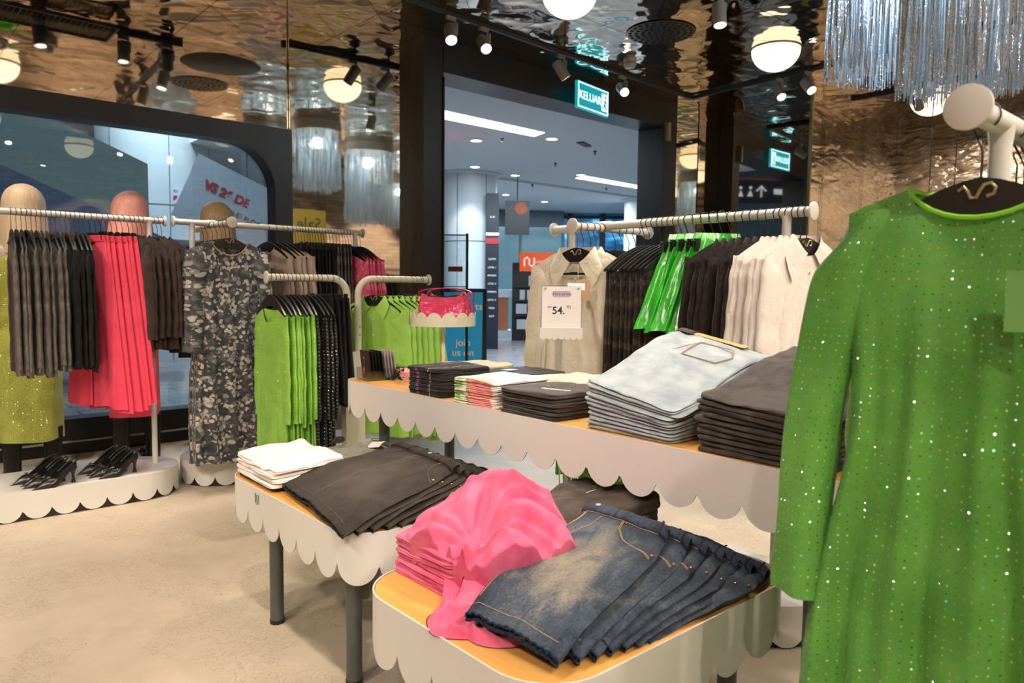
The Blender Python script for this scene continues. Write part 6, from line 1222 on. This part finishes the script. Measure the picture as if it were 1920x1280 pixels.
def mannequin(x, y, top, rz, hairm, label, dress, len_=0.30, tilt=0.0, boots=True, hemz=0.26):
    t = thing('mannequin', label, 'mannequin', (x, y, 0), rz); z = top - 1.83
    P_ = [((0, 0, 0.97), (0.13, 0.10)), ((0, 0, 1.12), (0.11, 0.085)), ((0, 0, 1.32), (0.14, 0.095)), ((0, 0, 1.45), (0.075, 0.06)), ((0, -0.01, 1.56), (0.05, 0.05)), ((0, -0.02, 1.66), (0.075, 0.09)), ((0, -0.01, 1.76), (0.075, 0.095))]
    E_ = [(0, 1), (1, 2), (2, 3), (3, 4), (4, 5), (5, 6)]
    for s in (-1, 1):
        b = len(P_); P_ += [((s * 0.10, 0, 0.90), (0.085, 0.085)), ((s * 0.11, 0, 0.50), (0.052, 0.055)), ((s * 0.11, 0.015, 0.36), (0.052, 0.055)), ((s * 0.115, 0.01, 0.12), (0.034, 0.036)), ((s * 0.12, -0.10, 0.05), (0.03, 0.022))]
        E_ += [(0, b), (b, b + 1), (b + 1, b + 2), (b + 2, b + 3), (b + 3, b + 4)]
        b = len(P_); P_ += [((s * 0.19, 0, 1.43), (0.05, 0.05)), ((s * 0.23, 0.01, 1.15), (0.038, 0.038)), ((s * 0.24, -0.03, 0.93), (0.026, 0.026)), ((s * 0.24, -0.06, 0.83), (0.022, 0.012))]; E_ += [(2, b), (b, b + 1), (b + 1, b + 2), (b + 2, b + 3)]
    P_ = [((p[0], p[1], p[2] + z * (p[2] / 1.83)), r) for p, r in P_]
    skin_body(P_, E_, 'mannequin_body', M['mannequin_skin'], t)
    def hf_(u, v):
        a = 2 * PI * u; zt = top + 0.015 - z * 0; 
        if v < 0.45: q = v / 0.45 * PI / 2; r = 0.122 * math.sin(q); zz = -0.13 + 0.13 * math.cos(q)
        else: q = (v - 0.45) / 0.55; r = 0.122 + 0.012 * math.sin(q * 2.2); zz = -0.13 - q * len_
        front = max(0, -math.sin(a)); fr_ = 1.0 - 0.30 * front * sm((v - 0.40) / 0.1); wob = 1 + 0.02 * math.sin(a * 9 + v * 2) * v
        return (math.cos(a) * r * wob + tilt * v * v, math.sin(a) * r * 0.95 * fr_ * wob + 0.01, top + zz)
    mb = MB(); mb.grid(hf_, 56, 26, True, lambda u, v, q: (u, v)); mb.build('wig', hairm, t, ang=80)
    mb = MB()
    def df(u, v):
        a = 2 * PI * u; c, s = math.cos(a), math.sin(a); zz = lerp(1.50, hemz, v); zz0 = lerp(1.50, hemz, v)
        w = 0.185 if zz0 > 1.38 else lerp(0.150, 0.185, sm((zz0 - 1.12) / 0.26)) if zz0 > 1.12 else lerp(0.19, 0.150, sm((zz0 - 0.85) / 0.27)) if zz0 > 0.85 else 0.185 + 0.012 * math.sin(a * 4)
        if v < 0.03: w *= 0.55 + 15 * v
        return (c * w, s * w * 0.62 + 0.01 * math.sin(a * 5 + 4 * v) * v, zz - 0.012 * abs(c) * (1 if v < 0.05 else 0) + 0.006 * math.sin(3 * a) * v)
    mb.grid(df, 64, 50, True, lambda u, v, q: (u * 1.0, q[2])); mb.build('garment', dress, t, ang=80)
    for s in (-1, 1):
        mb = MB(); mb.tube([(s * 0.165, 0, 1.455), (s * 0.205, 0, 1.40), (s * 0.235, 0.01, 1.15), (s * 0.25, -0.03, 0.95)], [0.05, 0.062, 0.054, 0.045], 16); mb.build('sleeve', dress, t)
        mb = MB(); mb.tube([(s * 0.115, 0.012, 0.34), (s * 0.115, 0.012, 0.15), (s * 0.115, 0.015, 0.07), (s * 0.115, 0.02, 0.02)], [0.062, 0.052, 0.05, 0.045], 18); mb.tube([(s * 0.115, 0.045, 0.04), (s * 0.117, -0.03, 0.045), (s * 0.12, -0.12, 0.035), (s * 0.12, -0.17, 0.03)], [0.035, 0.04, 0.036, 0.02], 16); mb.build('boot', mat('boot_black', (0.012, 0.010, 0.010), 0.3), t)
    mb = MB(); mb.lathe([(0.17, 0), (0.17, 0.008), (0.0001, 0.008)], n=32); mb.build('base_disc', M['glass'], t)
    return t
mannequin(0.79, 5.72, 1.935, PI, M['hair_blonde'], 'mannequin with long blonde wig and yellow-green sequinned dress, left of the pink-haired one', M['yellow_sequin'], 0.32)
mannequin(1.44, 5.78, 1.955, PI + 0.25, M['hair_pink'], 'mannequin with pink wig behind the left rack', M['pink_cloth'], 0.30, 0.05, hemz=0.35)
mannequin(2.02, 5.72, 1.925, PI, M['hair_honey'], 'mannequin with honey blonde wig and pink tie-dye top behind the spotted dress', M['tie_dye'], 0.42, -0.02, hemz=0.4)
# ---------------------------------------------------------------- sale posters
M['sale_yellow'] = mat('sale_yellow', (0.72, 0.47, 0.06), 0.5)
def sale(loc, right, label, wd=0.62, ht=0.62):
    t = thing('sale_poster', label, 'poster'); F = frame(loc, right, (0, 0, 1))
    mb = MB(); mb.prism([(-wd / 2, -ht / 2), (wd / 2, -ht / 2), (wd / 2, ht / 2), (-wd / 2, ht / 2)], -0.01, 0.01, F); mb.build('poster_sheet', M['sale_yellow'], t, smooth=False)
    mb = MB()
    for a, b in (((-wd / 2, -ht / 2), (wd / 2, -ht / 2)), ((wd / 2, -ht / 2), (wd / 2, ht / 2)), ((wd / 2, ht / 2), (-wd / 2, ht / 2)), ((-wd / 2, ht / 2), (-wd / 2, -ht / 2))): mb.tube([F @ Vector((*a, 0)), F @ Vector((*b, 0))], 0.012, 6)
    mb.tube([F @ Vector((-wd / 3, ht / 2, 0)), F @ Vector((-wd / 3, CZ - loc[2], 0))], 0.004, 6); mb.tube([F @ Vector((wd / 3, ht / 2, 0)), F @ Vector((wd / 3, CZ - loc[2], 0))], 0.004, 6)
    mb.build('poster_frame', M['black_frame'], t)
    text('sign_text', 'Sale', 0.27, F @ frame((0.02, 0.06, 0.0115), (1, 0, 0), (0, 1, 0)), M['black_frame'], t)
    return t
sale((5.75, 0.95, 2.28), (-1, 0.0, 0), 'square yellow Sale poster hanging behind the camera, read backwards in the mirror')
sale((7.6, 2.6, 1.85), (0.70, -0.71, 0), 'yellow Sale poster standing in for a reflection, near the right mirrored pillar', 0.34, 0.62)  # solid posters put where mirror reflections show
sale((9.0, 2.6, 2.05), (0.70, -0.71, 0), 'second yellow Sale poster standing in for a reflection, further right and farther away', 0.34, 0.62)
# added clothes racks, put in for the mirrors to reflect
for i, (mm, lab) in enumerate([(M['tie_dye'], 'pink tie-dye'), (M['white_gauze'], 'white'), (M['light_denim'], 'pale blue'), (M['taupe'], 'taupe'), (M['green_satin'], 'emerald'), (M['beige_pleat'], 'beige')]):
    series('sweater', 'top', mk(mm, W=0.2, hem=0.24, L=0.9, th=0.03, fold=0.015, sleeve=(0.5, 0.06, 0.05, 0.04, 0), nv=10, nu=24), 5, (lambda i: (lambda k: (-0.6 + 0.55 * i + 0.10 * k, -2.6, 1.7)))(i), -PI / 2, (lambda lab: cnt(lab + ' sweater', 'on the added rack behind the camera', 'the left', 5))(lab), lab + ' tops behind the camera', hlabel='hanger of the', variants=1)
for i, (mm, lab, yy) in enumerate([(M['lime_satin'], 'lime', 0.3), (M['tie_dye'], 'pink', 1.2), (M['white_gauze'], 'white', 3.2), (M['black_cloth'], 'black', 4.1)]):
    series('sweater', 'top', mk(mm, W=0.2, hem=0.24, L=0.9, th=0.03, fold=0.015, sleeve=(0.5, 0.06, 0.05, 0.04, 0), nv=10, nu=24), 5, (lambda yy: (lambda k: (10.6, yy + 0.12 * k, 1.7)))(yy), 0, (lambda lab: cnt(lab + ' sweater', 'on the added right wall rack', 'the near end', 5))(lab), lab + ' sweaters by the right wall', hlabel='hanger of the', variants=1)
for i, (mm, lab) in enumerate([(M['tie_dye'], 'pink'), (M['taupe'], 'taupe'), (M['lime_satin'], 'lime'), (M['white_gauze'], 'white'), (M['brown_black'], 'brown')]):
    series('sweater', 'top', mk(mm, W=0.2, hem=0.24, L=0.9, th=0.03, fold=0.015, sleeve=(0.5, 0.06, 0.05, 0.04, 0), nv=10, nu=24), 5, (lambda i: (lambda k: (6.6 + 0.75 * i + 0.12 * k, -3.0, 1.7)))(i), -PI / 2, (lambda lab: cnt(lab + ' sweater', 'on the added rear corner rack', 'the left', 5))(lab), lab + ' sweaters in the back right corner', hlabel='hanger of the', variants=1)
rack('added clothes rack standing in the back right corner', 'x', 6.4, 10.4, -3.0, 1.7, [6.6, 10.2], (6.3, 10.5, -3.25, -2.75), M['white_metal'])
rack('added clothes rack standing before the right mirrored wall', 'y', 0.1, 4.8, 10.6, 1.7, [0.3, 4.6], (10.35, 10.85, 0.0, 4.9), M['white_metal'])
rack('added clothes rack standing behind the camera with tops in many colours', 'x', -0.8, 2.8, -2.6, 1.7, [-0.6, 2.6], (-0.9, 2.9, -2.85, -2.35), M['white_metal'])
# ceiling grille mesh (top left)
t = next(o for o in COL.objects if o.name == 'ceiling_grille')
mb = MB()
for k in range(17): mb.box((0, -0.24 + 0.03 * k, 0), (1.7, 0.004, 0.006))
for k in range(40): mb.box((-0.85 + 0.0436 * k, 0, 0), (0.004, 0.5, 0.006))
mb.build('wire_mesh', M['dark_fixture'], t, smooth=False)
mb = MB()
for c, d in (((0, -0.25, 0), (1.74, 0.02, 0.03)), ((0, 0.25, 0), (1.74, 0.02, 0.03)), ((-0.86, 0, 0), (0.02, 0.5, 0.03)), ((0.86, 0, 0), (0.02, 0.5, 0.03))): mb.box(c, d)
for x in (-0.8, 0.8):
    for y in (-0.2, 0.2): mb.tube([(x, y, 0), (x, y, 0.1)], 0.004, 6)
mb.build('grille_frame', M['dark_fixture'], t, smooth=False)
